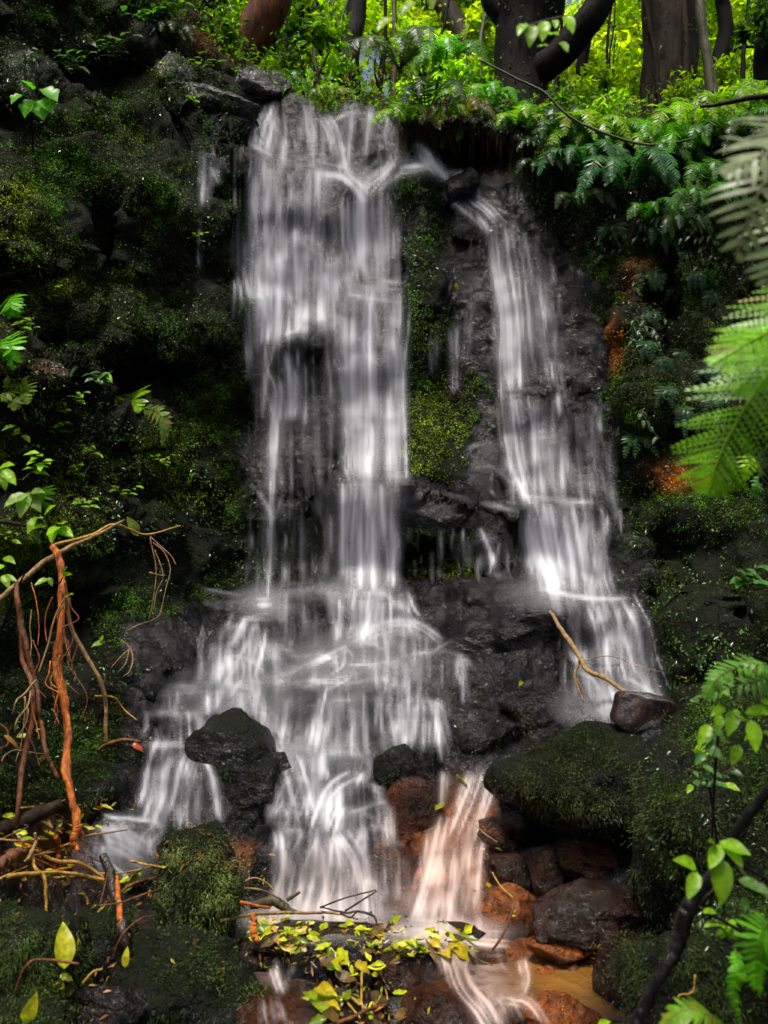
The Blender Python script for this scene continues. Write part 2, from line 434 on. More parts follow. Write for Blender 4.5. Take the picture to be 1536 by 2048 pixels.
def moss_mask(u, v):
    m = np.zeros(np.shape(u)); w = fbm(np.stack([u * .02, v * .02, u * 0], -1), 3, 5) * 24
    for k, p in enumerate(MOSS_POLY):
        m = np.maximum(m, inpoly(u + w, v + w * .6, p) * (1.0 if k < 2 else .85 if k == 2 else .55))
    return m
SOLIDS = []                                            # (verts, tris) of everything that things can rest on

us = np.concatenate([np.arange(-900, -60, 24.0), np.arange(-60, 1600, 4.0), np.arange(1600, 2401, 24.0)])
ns = 520
S = np.linspace(0, 1, ns)
vt = np.interp(us, VTOP[:, 0], VTOP[:, 1]) + (9 * np.sin(us * .031 + 1) + 8 * np.sin(us * .057) + 4 * np.sin(us * .11)) * sstep(780, 860, us) + 4 * np.sin(us * .05)
VV = 2320 + S[:, None] * (vt[None] - 2320)
UU = np.repeat(us[None], ns, 0)
PT = P(UU, VV, depth(UU, VV))
# hill behind the lip and the bed in front of the frame, same columns
hill = []
nh = 70
T = 25 * (np.arange(1, nh + 1) / nh) ** 1.6
top = PT[-1]
spread = 1 + T[:, None] * .07
HX = top[None, :, 0] * spread; HY = top[None, :, 1] + T[:, None]
HZ = top[None, :, 2] + T[:, None] * .56 + .25 * fbm(np.stack([HX * .8, HY * .8, HX * 0], -1), 3, 3) * np.minimum(1, T[:, None])
low = PT[0]
nl = 14
q = np.linspace(0, 1, nl + 1)[1:][::-1, None]
LX = low[None, :, 0] * (1 + q * .6); LY = low[None, :, 1] * (1 - q) + q * (-4.0); LZ = np.repeat(low[None, :, 2], nl, 0) * (1 - q) + q * .1
PT = np.concatenate([np.stack([LX, LY, LZ], -1), PT, np.stack([HX, HY, HZ], -1)], 0)
UU2, VV2 = proj(PT)
UU2 = np.concatenate([np.repeat(us[None], nl, 0), UU, np.repeat(us[None], nh, 0)]); VV2 = np.concatenate([np.full((nl, len(us)), 2400.), VV, np.full((nh, len(us)), -400.)])
du = np.gradient(PT, axis=1); dv = np.gradient(PT, axis=0)
NR = np.cross(du, dv); NR /= np.linalg.norm(NR, axis=-1)[..., None] + 1e-9
flip = np.sign((NR * (EYE + np.array([0, 0, 4.]) - PT)).sum(-1))[..., None]
NR = NR * np.where(flip == 0, 1, flip)
fall_zone = sstep(470, 520, UU2) * (1 - sstep(1180, 1260, UU2)) * sstep(180, 260, VV2) * (1 - sstep(1150, 1200, VV2))
q = PT * np.array([1, 1, .8])
w1, w2, cid = worley(q * np.array([2.6, 2.6, 3.8]) + .25 * fbm(q * 3, 2, 8)[..., None], 11)
crack = np.minimum(1, (w2 - w1) * 3.2)
w3, w4, cid2 = worley(q * 8.5 + .2 * fbm(q * 9, 2, 9)[..., None], 21)
crack2 = np.minimum(1, (w4 - w3) * 3)
wall = (1 - fall_zone) * sstep(1500, 1250, VV2)
strata = 1 - np.abs(((q[..., 2] * 2.6 + .35 * fbm(q * .9, 3, 71) + cid * .35) % 1) * 2 - 1) ** 1.5
disp = (.075 * fbm(q * 1.7, 4, 1) + (.075 + .13 * wall) * (cid - .5) * crack + .035 * crack * (1 - .5 * fall_zone) + .03 * wall * crack + .07 * wall * (strata - .5) + .05 * wall * fbm(q * 4.5, 3, 73)
        + .018 * (cid2 - .3) * crack2 + .018 * fbm(q * 14, 3, 2))
inframe = np.concatenate([np.zeros(nl), np.ones(ns), np.full(nh, .6)])[:, None]
inframe[nl:nl + 10, 0] = np.linspace(0, 1, 10)
PT = PT + NR * (disp * inframe)[..., None]
VX = PT.reshape(-1, 3); FX = grid_faces(PT.shape[0], PT.shape[1])
moss_t = moss_mask(UU2, VV2); hillm = np.concatenate([np.zeros(nl + ns), np.ones(nh)])[:, None] * np.ones((1, len(us)))
earth_t = np.clip(blobs(UU2, VV2, [(900, 240, 130, 60, 1), (1100, 300, 140, 90, .9), (460, 100, 80, 60, .8), (230, 150, 160, 90, .6), (1300, 420, 140, 120, .7), (60, 700, 120, 60, .5),
                                   (1050, 1750, 120, 90, .6), (100, 1750, 160, 90, .8)]) + hillm * .6, 0, 1)
cliff_me = mesh('cliff', VX, FX, M_ROCK, dict(moss=np.maximum(moss_t * .9, hillm * .6), rust=blobs(UU2, VV2, RUST) * (.7 + .5 * cid), earth=earth_t))
cliff = obj('cliff', cliff_me); tag(cliff, kind='structure')
FT = np.vstack([FX[:, [0, 1, 2]], FX[:, [0, 2, 3]]])
TERR = (VX, FT)
bvh0 = BVHTree.FromPolygons(VX.tolist(), FT.tolist())
def cast(b, u, v, o=EYE):
    d = ray(u, v)
    h = b.ray_cast(Vector(o), Vector(d))
    return h

# ------------------------------------------------------------------ rocks
def ico(sub):
    bm = bmesh.new(); bmesh.ops.create_icosphere(bm, subdivisions=sub, radius=1)
    V = np.array([x.co[:] for x in bm.verts]); F = np.array([[x.index for x in f.verts] for f in bm.faces]); bm.free()
    return V, F
ICO = {k: ico(k) for k in (3, 4, 5)}
def rock_shape(rx, ry, rz, seed, boxy=.5, planes=9, rough=.06, sub=4, tilt=0, yaw=0):
    rg = np.random.default_rng(seed)
    V, F = ICO[sub]; V = V.copy()
    V = np.sign(V) * np.abs(V) ** (1 - .45 * boxy); V /= np.maximum(1, np.abs(V).max(-1))[:, None] * .5 + .5
    for _ in range(planes):
        n = rg.normal(size=3); n /= np.linalg.norm(n); dd = rg.uniform(.66, .95)
        k = V @ n - dd
        V = V - np.where(k > 0, k * .9, 0)[:, None] * n
    V = V + V * (rough * 1.3 * fbm(V * 1.7 + seed * 3.1, 3, seed) + rough * .45 * fbm(V * 7 + seed, 3, seed + 5))[:, None]
    V = V * np.array([rx, ry, rz])
    c, s = math.cos(tilt), math.sin(tilt)
    V = V @ np.array([[c, 0, -s], [0, 1, 0], [s, 0, c]])
    c, s = math.cos(yaw), math.sin(yaw)
    V = V @ np.array([[c, s, 0], [-s, c, 0], [0, 0, 1]])
    return V, F
def vert_normals(V, F):
    n = np.zeros_like(V); fn = np.cross(V[F[:, 1]] - V[F[:, 0]], V[F[:, 2]] - V[F[:, 0]])
    for k in range(3): np.add.at(n, F[:, k], fn)
    return n / (np.linalg.norm(n, axis=1)[:, None] + 1e-9)
def place_rock(name, u, v, ru, rv, sink=.35, ratio=.8, seed=1, mat=None, moss=0.0, rust=0.0, parent=None, Y=None, **kw):
    if Y is None:
        h = cast(bvh0, u, v)
        Y = h[0].y if h[0] is not None else 4.0
        Y += sink
    c = P(u, v, Y)
    rx, rz = ru * Y / FPX, rv * Y / FPX
    V, F = rock_shape(rx, ratio * (rx + rz) / 2, rz, seed, **kw)
    n = vert_normals(V, F)
    W = V + c
    mm = np.clip(moss * (.55 + .7 * n[:, 2] + .6 * fbm(W * 6, 3, seed)), 0, 1)
    rr = np.clip(rust * (.7 + .8 * fbm(W * 5, 3, seed + 1)), 0, 1)
    base = c + np.array([0, 0, V[:, 2].min()])
    me = mesh(name, W - base, F, mat or M_ROCK, dict(moss=mm, rust=rr))
    o = obj(name, me, parent, base)
    return o, (W, F)
# rocks the water runs over: pieces of the cliff   u, v, half width, half height, sink, boxy
CASCADE = [(618, 1228, 66, 46), (560, 1268, 36, 32), (745, 1232, 60, 50), (800, 1300, 68, 40), (735, 1308, 28, 22), (668, 1312, 32, 20), (650, 1345, 36, 22),
           (738, 1348, 34, 20), (795, 1345, 28, 24), (540, 1345, 40, 30), (598, 1424, 58, 60), (712, 1440, 64, 60), (840, 1446, 52, 52), (795, 1395, 26, 30),
           (470, 1345, 46, 34), (470, 1400, 56, 30), (375, 1400, 50, 28), (345, 1455, 62, 34), (470, 1290, 36, 40), (880, 1345, 60, 46), (690, 1534, 42, 32),
           (790, 1532, 38, 40), (846, 1526, 34, 42), (588, 1585, 40, 30), (590, 1636, 42, 30), (708, 1646, 38, 28), (745, 1590, 24, 20), (757, 1628, 22, 26),
           (745, 1674, 44, 24), (655, 1740, 80, 80), (778, 1745, 48, 62), (740, 1808, 26, 48), (828, 1620, 54, 70), (555, 1745, 50, 80), (350, 1580, 60, 70),
           (415, 1600, 30, 60), (362, 1680, 34, 36), (250, 1685, 78, 52), (905, 1720, 64, 80), (940, 1790, 30, 60), (860, 1800, 50, 70), (480, 1600, 66, 90), (540, 1540, 44, 44),
           (600, 262, 50, 66), (728, 290, 46, 82), (660, 300, 30, 60), (795, 300, 40, 46), (610, 335, 60, 30), (665, 430, 34, 80), (625, 700, 60, 40),
           (1060, 820, 52, 46), (1165, 850, 44, 50), (1120, 1060, 80, 56), (1230, 1235, 70, 46), (1180, 1370, 60, 50), (1250, 1130, 62, 62), (1010, 1195, 90, 50), (960, 1300, 80, 60),
           (1050, 1290, 70, 60), (925, 382, 34, 34), (880, 1030, 80, 46), (980, 1060, 60, 40), (740, 1010, 60, 44), (560, 1015, 60, 36), (520, 630, 26, 46), (430, 335, 36, 46), (985, 470, 36, 50),
           (930, 470, 36, 60), (1080, 1400, 90, 60), (960, 1470, 90, 50)]
wet = [TERR]
for k, (u, v, a, b) in enumerate(CASCADE):
    sink = .34 * min(a, b) * 5.5 / FPX + .02
    rust = 1.0 if (u, v) in ((905, 1720), (940, 1790), (860, 1800)) else .35 if (u, v) in ((828, 1620), (778, 1745), (740, 1808)) else 0
    o, s = place_rock('rock', u, v, a, b, sink=sink, ratio=.75, seed=100 + k, parent=cliff, boxy=.75, planes=10, rough=.05, sub=4,
                      tilt=random.uniform(-.12, .12), rust=rust, moss=.25 if v > 900 and u > 850 and v < 1250 else .05)
    wet.append(s)
eye = Vector(EYE)

# ------------------------------------------------------------------ boulders that lie free: things of their own
BOULDERS = [ # u, v, half w, half h, Y (None = on the bed), material, moss, rust, boxy, planes, label
 (474, 1548, 94, 114, 4.92, 'R', .5, 0, .7, 5, 'dark rounded boulder splitting the left cascade, thin moss on its face'),
 (556, 1546, 38, 40, 4.86, 'R', .15, 0, .6, 8, 'small dark stone leaning on the right of the boulder in the left cascade'),
 (792, 1538, 42, 46, 4.80, 'R', .45, 0, .5, 6, 'round dark stone with thin moss in the middle of the lower cascade'),
 (850, 1534, 32, 46, 4.86, 'R', .1, 0, .6, 8, 'dark stone right of the round mossy stone in the lower cascade'),
 (697, 1538, 40, 28, 4.90, 'R', .1, 0, .5, 6, 'low dark stone left of the round mossy stone in the lower cascade'),
 (403, 1775, 92, 112, 4.02, 'R', 1, 0, .55, 6, 'dome-shaped green mossy boulder standing upright at the foot of the left cascade'),
 (375, 1978, 150, 112, 3.52, 'R', .9, 0, .6, 8, 'broad moss-covered boulder at the bottom edge, below the dome-shaped mossy boulder'),
 (50, 1915, 118, 112, 3.42, 'R', 1, 0, .5, 6, 'large mossy boulder in the bottom left corner behind the yellow leaf'),
 (200, 1900, 66, 78, 3.56, 'R', 1, 0, .5, 6, 'small green mossy boulder between the yellow leaf and the leaning black stick'),
 (215, 2025, 90, 60, 3.35, 'B', .1, 0, .6, 12, 'wet black rock in the hollow between two mossy boulders at the bottom left'),
 (30, 2075, 110, 70, 3.15, 'R', .9, 0, .5, 7, 'low mossy rock cut by the bottom left corner'),
 (655, 1955, 92, 68, 3.72, 'R', 0, 0, .7, 14, 'angular black wet rock under the leaf pile, left of the brown boulder'),
 (858, 1965, 96, 96, 3.64, 'B', 0, .12, .6, 9, 'glossy dark brown boulder just below the right end of the leaf pile'),
 (895, 2048, 92, 66, 3.32, 'B', 0, .2, .6, 9, 'wet reddish brown rock at the bottom edge below the glossy brown boulder'),
 (620, 2052, 135, 66, 3.36, 'B', 0, .25, .7, 8, 'flat purplish brown slab at the bottom edge under the little spout'),
 (1010, 1842, 68, 64, 4.18, 'B', 0, .95, .6, 9, 'orange-brown rock beside the pool at the foot of the orange spout'),
 (975, 1912, 46, 40, 3.98, 'B', 0, .2, .7, 12, 'small dark jagged rock standing in the pool below the orange-brown rock'),
 (1195, 1832, 132, 62, 4.0, 'B', 0, .06, .7, 10, 'broad glossy dark slab right of the pool with ripple-like wet highlights'),
 (1245, 1975, 56, 110, 3.62, 'B', 0, .05, .7, 9, 'tall black wet block right of the golden pool'),
 (1122, 1896, 70, 20, 3.92, 'B', .3, 1.0, .5, 8, 'golden orange low rock along the back of the golden pool'),
 (1120, 2040, 78, 44, 3.36, 'B', 0, 1.2, .6, 8, 'bright orange stained rock at the bottom edge in front of the golden pool'),
 (1022, 2040, 44, 36, 3.36, 'B', 0, .1, .5, 8, 'small dark round stone in the outflow at the bottom edge'),
 (1165, 1556, 178, 104, 4.5, 'R', 1, 0, .6, 6, 'huge dark boulder capped with shaggy moss on the right of the lower cascade'),
 (1185, 1722, 74, 40, 4.42, 'B', .25, .1, .5, 8, 'rounded brown stone in the black hollow under the huge mossy boulder'),
 (1095, 1738, 44, 46, 4.42, 'B', .1, .2, .6, 9, 'small dark stone in the hollow left of the rounded brown stone'),
 (1022, 1632, 34, 26, 4.48, 'R', 0, 0, .7, 12, 'small pale shining wet rock at the left corner of the huge mossy boulder'),
 (985, 1672, 44, 44, 4.55, 'B', 0, .4, .7, 10, 'rust-brown rock beside the top of the orange spout'),
 (1015, 1742, 52, 46, 4.45, 'B', 0, .15, .7, 11, 'dark brown cracked rock above the orange-brown rock by the pool'),
 (1395, 1700, 110, 190, 3.75, 'R', 1, 0, .45, 6, 'steep mossy boulder behind the black sapling at the right'),
 (1440, 1990, 190, 130, 2.95, 'R', .9, 0, .5, 6, 'dark mossy rock behind the ferns in the bottom right corner'),
 (170, 1580, 76, 64, 4.5, 'R', .5, 0, .6, 10, 'black wet rock behind the foot of the bright orange root'),
 (250, 1690, 84, 56, 4.38, 'R', 0, 0, .4, 6, 'smooth rounded wet rock under the bluish veil at the lower left'),
 (432, 222, 105, 30, 7.05, 'R', .1, 0, .75, 9, 'long tilted grey slab leading down into the head of the fall'),
 (520, 178, 72, 44, 7.55, 'R', 0, 0, .75, 12, 'bluish grey cracked slab left of the head of the fall'),
 (352, 150, 44, 40, 7.0, 'R', .2, 0, .7, 12, 'grey block with a bright moss spot above the tilted slab'),
 (925, 380, 44, 42, 7.12, 'R', .05, 0, .65, 11, 'black wedge-shaped rock dividing the head of the right stream'),
 (38, 160, 36, 66, 5.6, 'R', .2, 0, .8, 10, 'pointed grey rock at the left edge behind the palmate leaves'),
 (70, 748, 74, 26, 5.1, 'B', .1, .15, .7, 9, 'flat pinkish brown stone lying on the left bank'),
 (230, 665, 34, 26, 5.95, 'R', .2, 0, .7, 12, 'small shining wet rock under the overhang on the left wall'),
]
solid = list(wet); WETB = []
for k, (u, v, a, b, Y, mt, moss, rust, bx, pl, label) in enumerate(BOULDERS):
    o, s = place_rock('boulder', u, v, a, b, Y=Y, sink=.1, ratio=.85, seed=300 + k, mat=M_BROWN if mt == 'B' else M_ROCK, moss=moss, rust=rust, boxy=bx, planes=pl,
                      rough=.09, sub=5 if a > 70 else 4, tilt=.22 if 'long tilted' in label else random.uniform(-.1, .1))
    tag(o, label, 'rock', 'boulders along the stream')
    solid.append(s)
    if v > 1880 and u > 500 or 'orange-brown' in label or 'bluish veil' in label: WETB.append(s)
Vd, Fd = rock_shape(.50, .17, .10, 77, boxy=.2, planes=2, rough=.2, sub=4)
dc = P(705, 1893, 3.94); Vd = Vd + dc
o = obj('debris_mound', mesh('debris_mound', Vd - dc, Fd, M_BROWN, dict(earth=np.ones(len(Vd)), moss=np.zeros(len(Vd)))), None, dc); tag(o, 'low mound of soaked dark litter under the yellow leaf pile', 'debris')
solid.append((Vd, Fd))
# broken log chunk wedged beside the right stream
lc = P(1288, 1428, 4.5); Vl, Fl = rock_shape(.155, .11, .105, 46, boxy=1.0, planes=5, rough=.05, sub=4, tilt=.16, yaw=.1)
Vl = Vl + lc; lp = [lc]
o = obj('broken_log', mesh('broken_log', Vl - lp[0], Fl, M_LOG), None, lp[0]); tag(o, 'short broken chunk of wet black log wedged on top of the huge mossy boulder', 'log')
solid.append((Vl, Fl))
Vs, Fs = join(solid)
bvh2 = BVHTree.FromPolygons(Vs.tolist(), Fs.tolist())
def Sf(u, v, off=.02):                                  # a point on what is seen at (u, v), off metres in front of it
    h = bvh2.ray_cast(eye, Vector(ray(u, v)))
    Y = h[0].y if h[0] is not None else 7.5
    return P(u, v, Y - off)

# ------------------------------------------------------------------ pools
def water_surface():
    m, nt, N, L, B = newmat('stream_water')
    pos = geo_pos(nt)
    n = noise_tex(nt, 9, 3, 0.5, pos, 0.6); n2 = noise_tex(nt, 40, 3, 0.6, pos)
    c = mixc(nt, n, (0.006, 0.004, 0.004), (0.022, 0.015, 0.012))
    c = mixc(nt, attr(nt, 'milk'), c, mixc(nt, n, (0.15, 0.10, 0.09), (0.32, 0.24, 0.22)))
    c = mixc(nt, attr(nt, 'gold'), c, mixc(nt, n, (0.08, 0.036, 0.009), (0.24, 0.115, 0.022)))
    L.new(c, B.inputs['Base Color']); B.inputs['Roughness'].default_value = 0.10
    b = bump(nt, n, 0.6, 0.03); L.new(bump(nt, n2, 0.35, 0.006, b), B.inputs['Normal'])
    return m
M_STREAM = water_surface()
def pool(name, box, z, nx=90, ny=70):
    X, Y = np.meshgrid(np.linspace(box[0], box[1], nx), np.linspace(box[2], box[3], ny))
    Z = z + .004 * fbm(np.stack([X * 5, Y * 5, X * 0], -1), 2, 61)
    V = np.stack([X, Y, Z], -1); u, v = proj(V)
    milk = blobs(u, v, [(900, 1880, 120, 45, 1.), (960, 1950, 60, 80, .9), (1010, 2050, 80, 60, .7), (560, 1920, 50, 40, .7), (560, 2040, 90, 40, .5), (100, 1820, 130, 30, .12)])
    gold = blobs(u, v, [(1120, 1945, 110, 70, 1.), (1080, 2010, 60, 50, .6)])
    o = obj(name, mesh(name, V.reshape(-1, 3), grid_faces(ny, nx), M_STREAM, dict(milk=milk.ravel(), gold=gold.ravel()))); tag(o, kind='structure')
pool('stream', (-2.2, 2.2, -3.0, 4.45), .12)
pool('side_pool', (-1.95, -.95, 3.55, 4.1), .27, 30, 20)

# ------------------------------------------------------------------ water: how thick it runs where (strokes along the flow)
ST = [ # points, width, strength
 ([(500, 285), (545, 305)], 30, .2),
 ([(545, 212), (528, 255), (520, 300)], 30, .55), ([(560, 202), (545, 240), (530, 300)], 26, .5), ([(572, 200), (585, 196), (600, 200), (612, 204)], 10, .5),
 ([(585, 196), (588, 260), (592, 328)], 7, .8), ([(602, 222), (604, 265), (597, 300)], 5, .6), ([(616, 200), (624, 260), (625, 335)], 15, .75),
 ([(590, 235), (565, 258), (553, 285)], 8, .45), ([(652, 250), (645, 300), (640, 335)], 8, .5), ([(560, 240), (575, 300)], 40, .2),
 ([(650, 232), (668, 258), (680, 305), (690, 350), (728, 385)], 34, 1.0), ([(660, 232), (690, 214), (725, 210), (755, 218)], 16, .75),
 ([(725, 212), (722, 250), (715, 330)], 66, .40), ([(690, 220), (690, 300)], 20, .4), ([(748, 222), (778, 258), (790, 305), (800, 332)], 32, .85),
 ([(735, 266), (760, 258), (792, 272)], 14, .3), ([(850, 326), (800, 332), (762, 356), (735, 388)], 30, .6), ([(840, 318), (870, 325)], 20, .4), ([(800, 290), (780, 340), (740, 375)], 60, .45),
 ([(510, 300), (560, 318), (620, 335), (692, 352)], 20, .4), ([(545, 280), (590, 318), (640, 335)], 26, .3), ([(640, 340), (690, 352), (720, 385), (735, 400)], 34, .4),
 ([(515, 308), (510, 400), (505, 485)], 22, .6), ([(540, 320), (540, 400), (535, 490)], 40, .42), ([(580, 330), (580, 420), (578, 500)], 46, .42), ([(620, 340), (622, 420), (622, 500)], 40, .36),
 ([(562, 372), (560, 415), (548, 455), (540, 500)], 10, .8), ([(647, 372), (648, 430), (648, 485)], 6, .85), ([(630, 410), (626, 470), (622, 500)], 6, .6), ([(502, 310), (497, 380), (500, 420)], 6, .6),
 ([(735, 388), (735, 430), (736, 500), (742, 560)], 92, .50), ([(738, 392), (737, 440), (738, 480)], 16, .7), ([(700, 400), (705, 470), (715, 540)], 30, .5), ([(775, 385), (778, 450), (780, 520)], 30, .35),
 ([(545, 455), (548, 530), (550, 600)], 70, .5), ([(600, 470), (600, 540), (598, 600)], 60, .5), ([(650, 510), (655, 580)], 50, .35),
 ([(512, 485), (512, 560), (516, 605)], 28, .65), ([(500, 590), (520, 600), (530, 640)], 14, .6), ([(540, 500), (538, 600), (533, 690)], 22, .6), ([(560, 520), (557, 610), (552, 690)], 18, .7), ([(582, 530), (578, 620), (575, 680)], 14, .7),
 ([(600, 540), (598, 620), (596, 670)], 12, .6), ([(620, 540), (614, 620), (610, 670)], 12, .6), ([(545, 520), (560, 600)], 100, .3), ([(650, 560), (650, 670)], 60, .28), ([(715, 490), (708, 540), (702, 560)], 6, .7), ([(690, 530), (698, 560)], 10, .6),
 ([(570, 675), (600, 666), (640, 668), (668, 690)], 14, .75), ([(668, 690), (672, 720), (685, 790)], 12, .5),
 ([(575, 705), (580, 760), (582, 840)], 12, .7), ([(596, 700), (592, 760), (590, 840)], 9, .7), ([(612, 716), (612, 780), (611, 850)], 6, .8), ([(626, 712), (628, 770), (628, 840)], 6, .7), ([(648, 720), (646, 790)], 6, .6), ([(665, 740), (672, 800)], 5, .6),
 ([(520, 600), (534, 640), (534, 690)], 20, .8), ([(553, 660), (548, 690), (540, 730)], 12, .8), ([(530, 690), (532, 735), (548, 770), (550, 800), (544, 900), (540, 1000), (538, 1060), (530, 1200)], 16, 1.0),
 ([(550, 745), (552, 790), (548, 840)], 36, .8), ([(562, 800), (556, 880), (553, 940)], 10, .7), ([(530, 740), (530, 820)], 10, .6), ([(495, 620), (505, 760)], 34, .25), ([(500, 700), (510, 800)], 8, .5),
 ([(560, 830), (570, 980)], 40, .12), ([(620, 800), (622, 980)], 60, .07), ([(660, 620), (670, 700), (680, 800)], 40, .22),
 ([(700, 572), (740, 580), (802, 588)], 24, .5), ([(722, 580), (716, 640), (718, 780), (722, 960)], 44, .55), ([(742, 590), (738, 700), (741, 800), (736, 960)], 20, 1.1), ([(700, 600), (700, 760), (706, 950)], 30, .40),
 ([(760, 590), (768, 640), (775, 720)], 40, .30), ([(798, 588), (796, 640), (786, 740), (786, 820)], 22, .75), ([(804, 715), (810, 850), (815, 965)], 6, 1.0), ([(770, 780), (775, 960)], 50, .28), ([(690, 700), (692, 960)], 8, .4), ([(745, 840), (742, 960)], 10, .6),
 ([(695, 962), (760, 964), (818, 966)], 12, .5), ([(735, 968), (735, 1050), (736, 1178)], 58, .85), ([(735, 968), (737, 1178)], 26, .5), ([(702, 970), (694, 1060), (690, 1170)], 24, .4), ([(770, 970), (776, 1060), (780, 1175)], 22, .5), ([(745, 990), (770, 995)], 14, .4),
 ([(515, 985), (530, 1010), (543, 1042), (538, 1080)], 10, .7), ([(566, 985), (556, 1015), (545, 1042)], 10, .7), ([(500, 1000), (505, 1100)], 6, .3), ([(632, 1000), (634, 1050), (632, 1160)], 7, .75), ([(646, 1005), (638, 1040)], 6, .5), ([(622, 1005), (630, 1030)], 6, .5),
 ([(575, 1030), (570, 1165)], 6, .45), ([(600, 1030), (600, 1150)], 20, .15), ([(660, 1020), (660, 1150)], 20, .18), ([(684, 1020), (682, 1160)], 8, .35),
 ([(792, 1060), (790, 1110), (782, 1172)], 8, .6), ([(800, 1080), (786, 1110)], 8, .5), ([(835, 1050), (838, 1110)], 5, .5), ([(865, 1055), (865, 1130)], 7, .5), ([(881, 1060), (882, 1130)], 8, .55), ([(925, 1040), (930, 1120)], 7, .4), ([(820, 1060), (822, 1140)], 5, .4), ([(905, 1040), (905, 1100)], 4, .4),
 ([(960, 1060), (972, 1090), (984, 1120), (983, 1148)], 12, .8), ([(1000, 1085), (992, 1110), (984, 1140)], 9, .9), ([(985, 1062), (988, 1100)], 20, .35), ([(1020, 1070), (1028, 1130)], 6, .4), ([(950, 1150), (985, 1148), (1020, 1156)], 16, .35),
 ([(878, 983), (930, 998), (965, 1006)], 12, .35), ([(940, 930), (985, 925), (1030, 960)], 22, .35), ([(830, 985), (860, 985)], 8, .4), ([(960, 1005), (1040, 1020)], 18, .3),
 ([(862, 640), (862, 700), (866, 760)], 5, .55), ([(878, 640), (876, 740)], 8, .5), ([(900, 660), (905, 720), (907, 790)], 9, .6), ([(918, 650), (914, 700), (915, 780)], 7, .6), ([(932, 620), (928, 700)], 5, .6), ([(886, 560), (884, 650)], 5, .5), ([(940, 640), (935, 700)], 5, .4),
 ([(835, 290), (850, 304), (870, 333), (893, 358)], 15, 1.6), ([(893, 358), (915, 350), (940, 342)], 9, 1.6), ([(953, 348), (957, 380), (965, 400)], 13, 1.2), ([(890, 385), (925, 415), (960, 442), (975, 465)], 22, .9),
 ([(945, 392), (980, 420), (1005, 450)], 26, .9), ([(1008, 412), (1022, 430), (1030, 460)], 15, .6), ([(985, 440), (1040, 455)], 18, .5),
 ([(972, 452), (985, 530), (1003, 640), (1001, 720), (1008, 850), (1024, 940), (1052, 1002)], 17, 1.0), ([(990, 455), (1000, 540), (1015, 640), (1020, 780)], 34, .62), ([(1025, 460), (1040, 560), (1050, 680), (1060, 778)], 50, .25),
 ([(1060, 480), (1075, 560), (1085, 640)], 30, .15), ([(1075, 520), (1084, 620)], 6, .6), ([(1085, 608), (1096, 680), (1109, 766)], 9, .95), ([(1080, 640), (1096, 760)], 6, .5), ([(1040, 550), (1034, 680), (1039, 772)], 9, .7), ([(1105, 530), (1110, 570)], 8, .4),
 ([(990, 640), (986, 720)], 8, .6), ([(942, 480), (934, 545)], 9, .5), ([(1006, 780), (1050, 776), (1108, 786)], 22, .4), ([(1050, 785), (1060, 850), (1068, 930)], 32, .65), ([(1080, 790), (1085, 980)], 70, .34), ([(1020, 790), (1030, 900), (1050, 985)], 36, .45),
 ([(1118, 790), (1122, 832)], 10, .6), ([(1158, 838), (1172, 895)], 13, .8), ([(1188, 798), (1204, 862)], 11, .7), ([(1170, 890), (1185, 985)], 60, .25), ([(1130, 830), (1140, 985)], 50, .28), ([(1220, 860), (1228, 960)], 20, .2),
 ([(1012, 870), (1030, 945), (1062, 1008)], 24, .7), ([(1042, 1002), (1100, 1006), (1185, 1010)], 28, .55), ([(1060, 1000), (1075, 1050), (1090, 1120), (1110, 1180)], 36, .75), ([(1100, 1010), (1115, 1100), (1130, 1185)], 60, .5),
 ([(1150, 1010), (1165, 1090), (1180, 1190)], 60, .5), ([(1165, 1015), (1172, 1060), (1190, 1150)], 14, .5), ([(1208, 1015), (1217, 1050), (1221, 1088)], 9, .95), ([(1195, 1010), (1215, 1040)], 8, .6), ([(1240, 1020), (1242, 1070)], 5, .5), ([(1205, 1090), (1200, 1130), (1190, 1190)], 20, .4), ([(1052, 1040), (1070, 1160)], 40, .35),
 ([(1085, 1180), (1150, 1195), (1200, 1201), (1252, 1200)], 14, 1.0), ([(1185, 1205), (1205, 1260), (1212, 1340)], 40, .75), ([(1245, 1202), (1275, 1260), (1292, 1330), (1322, 1402)], 46, .72), ([(1215, 1210), (1235, 1290), (1255, 1360)], 70, .42),
 ([(1130, 1200), (1150, 1260), (1170, 1320)], 50, .25), ([(1150, 1335), (1195, 1362), (1212, 1430)], 22, .6), ([(1195, 1338), (1260, 1370), (1315, 1402)], 26, .8), ([(1200, 1380), (1230, 1430)], 60, .45), ([(1280, 1330), (1318, 1395)], 16, .6),
 ([(552, 1190), (580, 1176), (630, 1174), (690, 1186), (745, 1184), (790, 1198)], 18, .6), ([(740, 1185), (735, 1222), (722, 1280)], 84, .8), ([(690, 1190), (690, 1280)], 36, .45), ([(790, 1192), (806, 1235), (828, 1262)], 44, .42), ([(600, 1185), (605, 1270)], 90, .16),
 ([(515, 1205), (545, 1205)], 40, .5), ([(484, 1242), (515, 1236), (545, 1240)], 13, .9), ([(500, 1242), (480, 1285), (452, 1330), (425, 1372)], 58, .50), ([(530, 1250), (520, 1310), (500, 1370)], 40, .35), ([(380, 1236), (410, 1234)], 14, .25), ([(400, 1200), (480, 1215)], 40, .15),
 ([(478, 1260), (472, 1290)], 12, .5), ([(555, 1300), (600, 1310), (640, 1300)], 20, .4), ([(580, 1290), (600, 1265)], 6, .6),
 ([(875, 1292), (832, 1262), (790, 1259), (745, 1272), (690, 1302), (625, 1330), (585, 1352), (530, 1362)], 20, .7), ([(700, 1280), (740, 1290), (790, 1290), (806, 1308)], 12, .7), ([(690, 1326), (745, 1326), (800, 1312)], 11, .8),
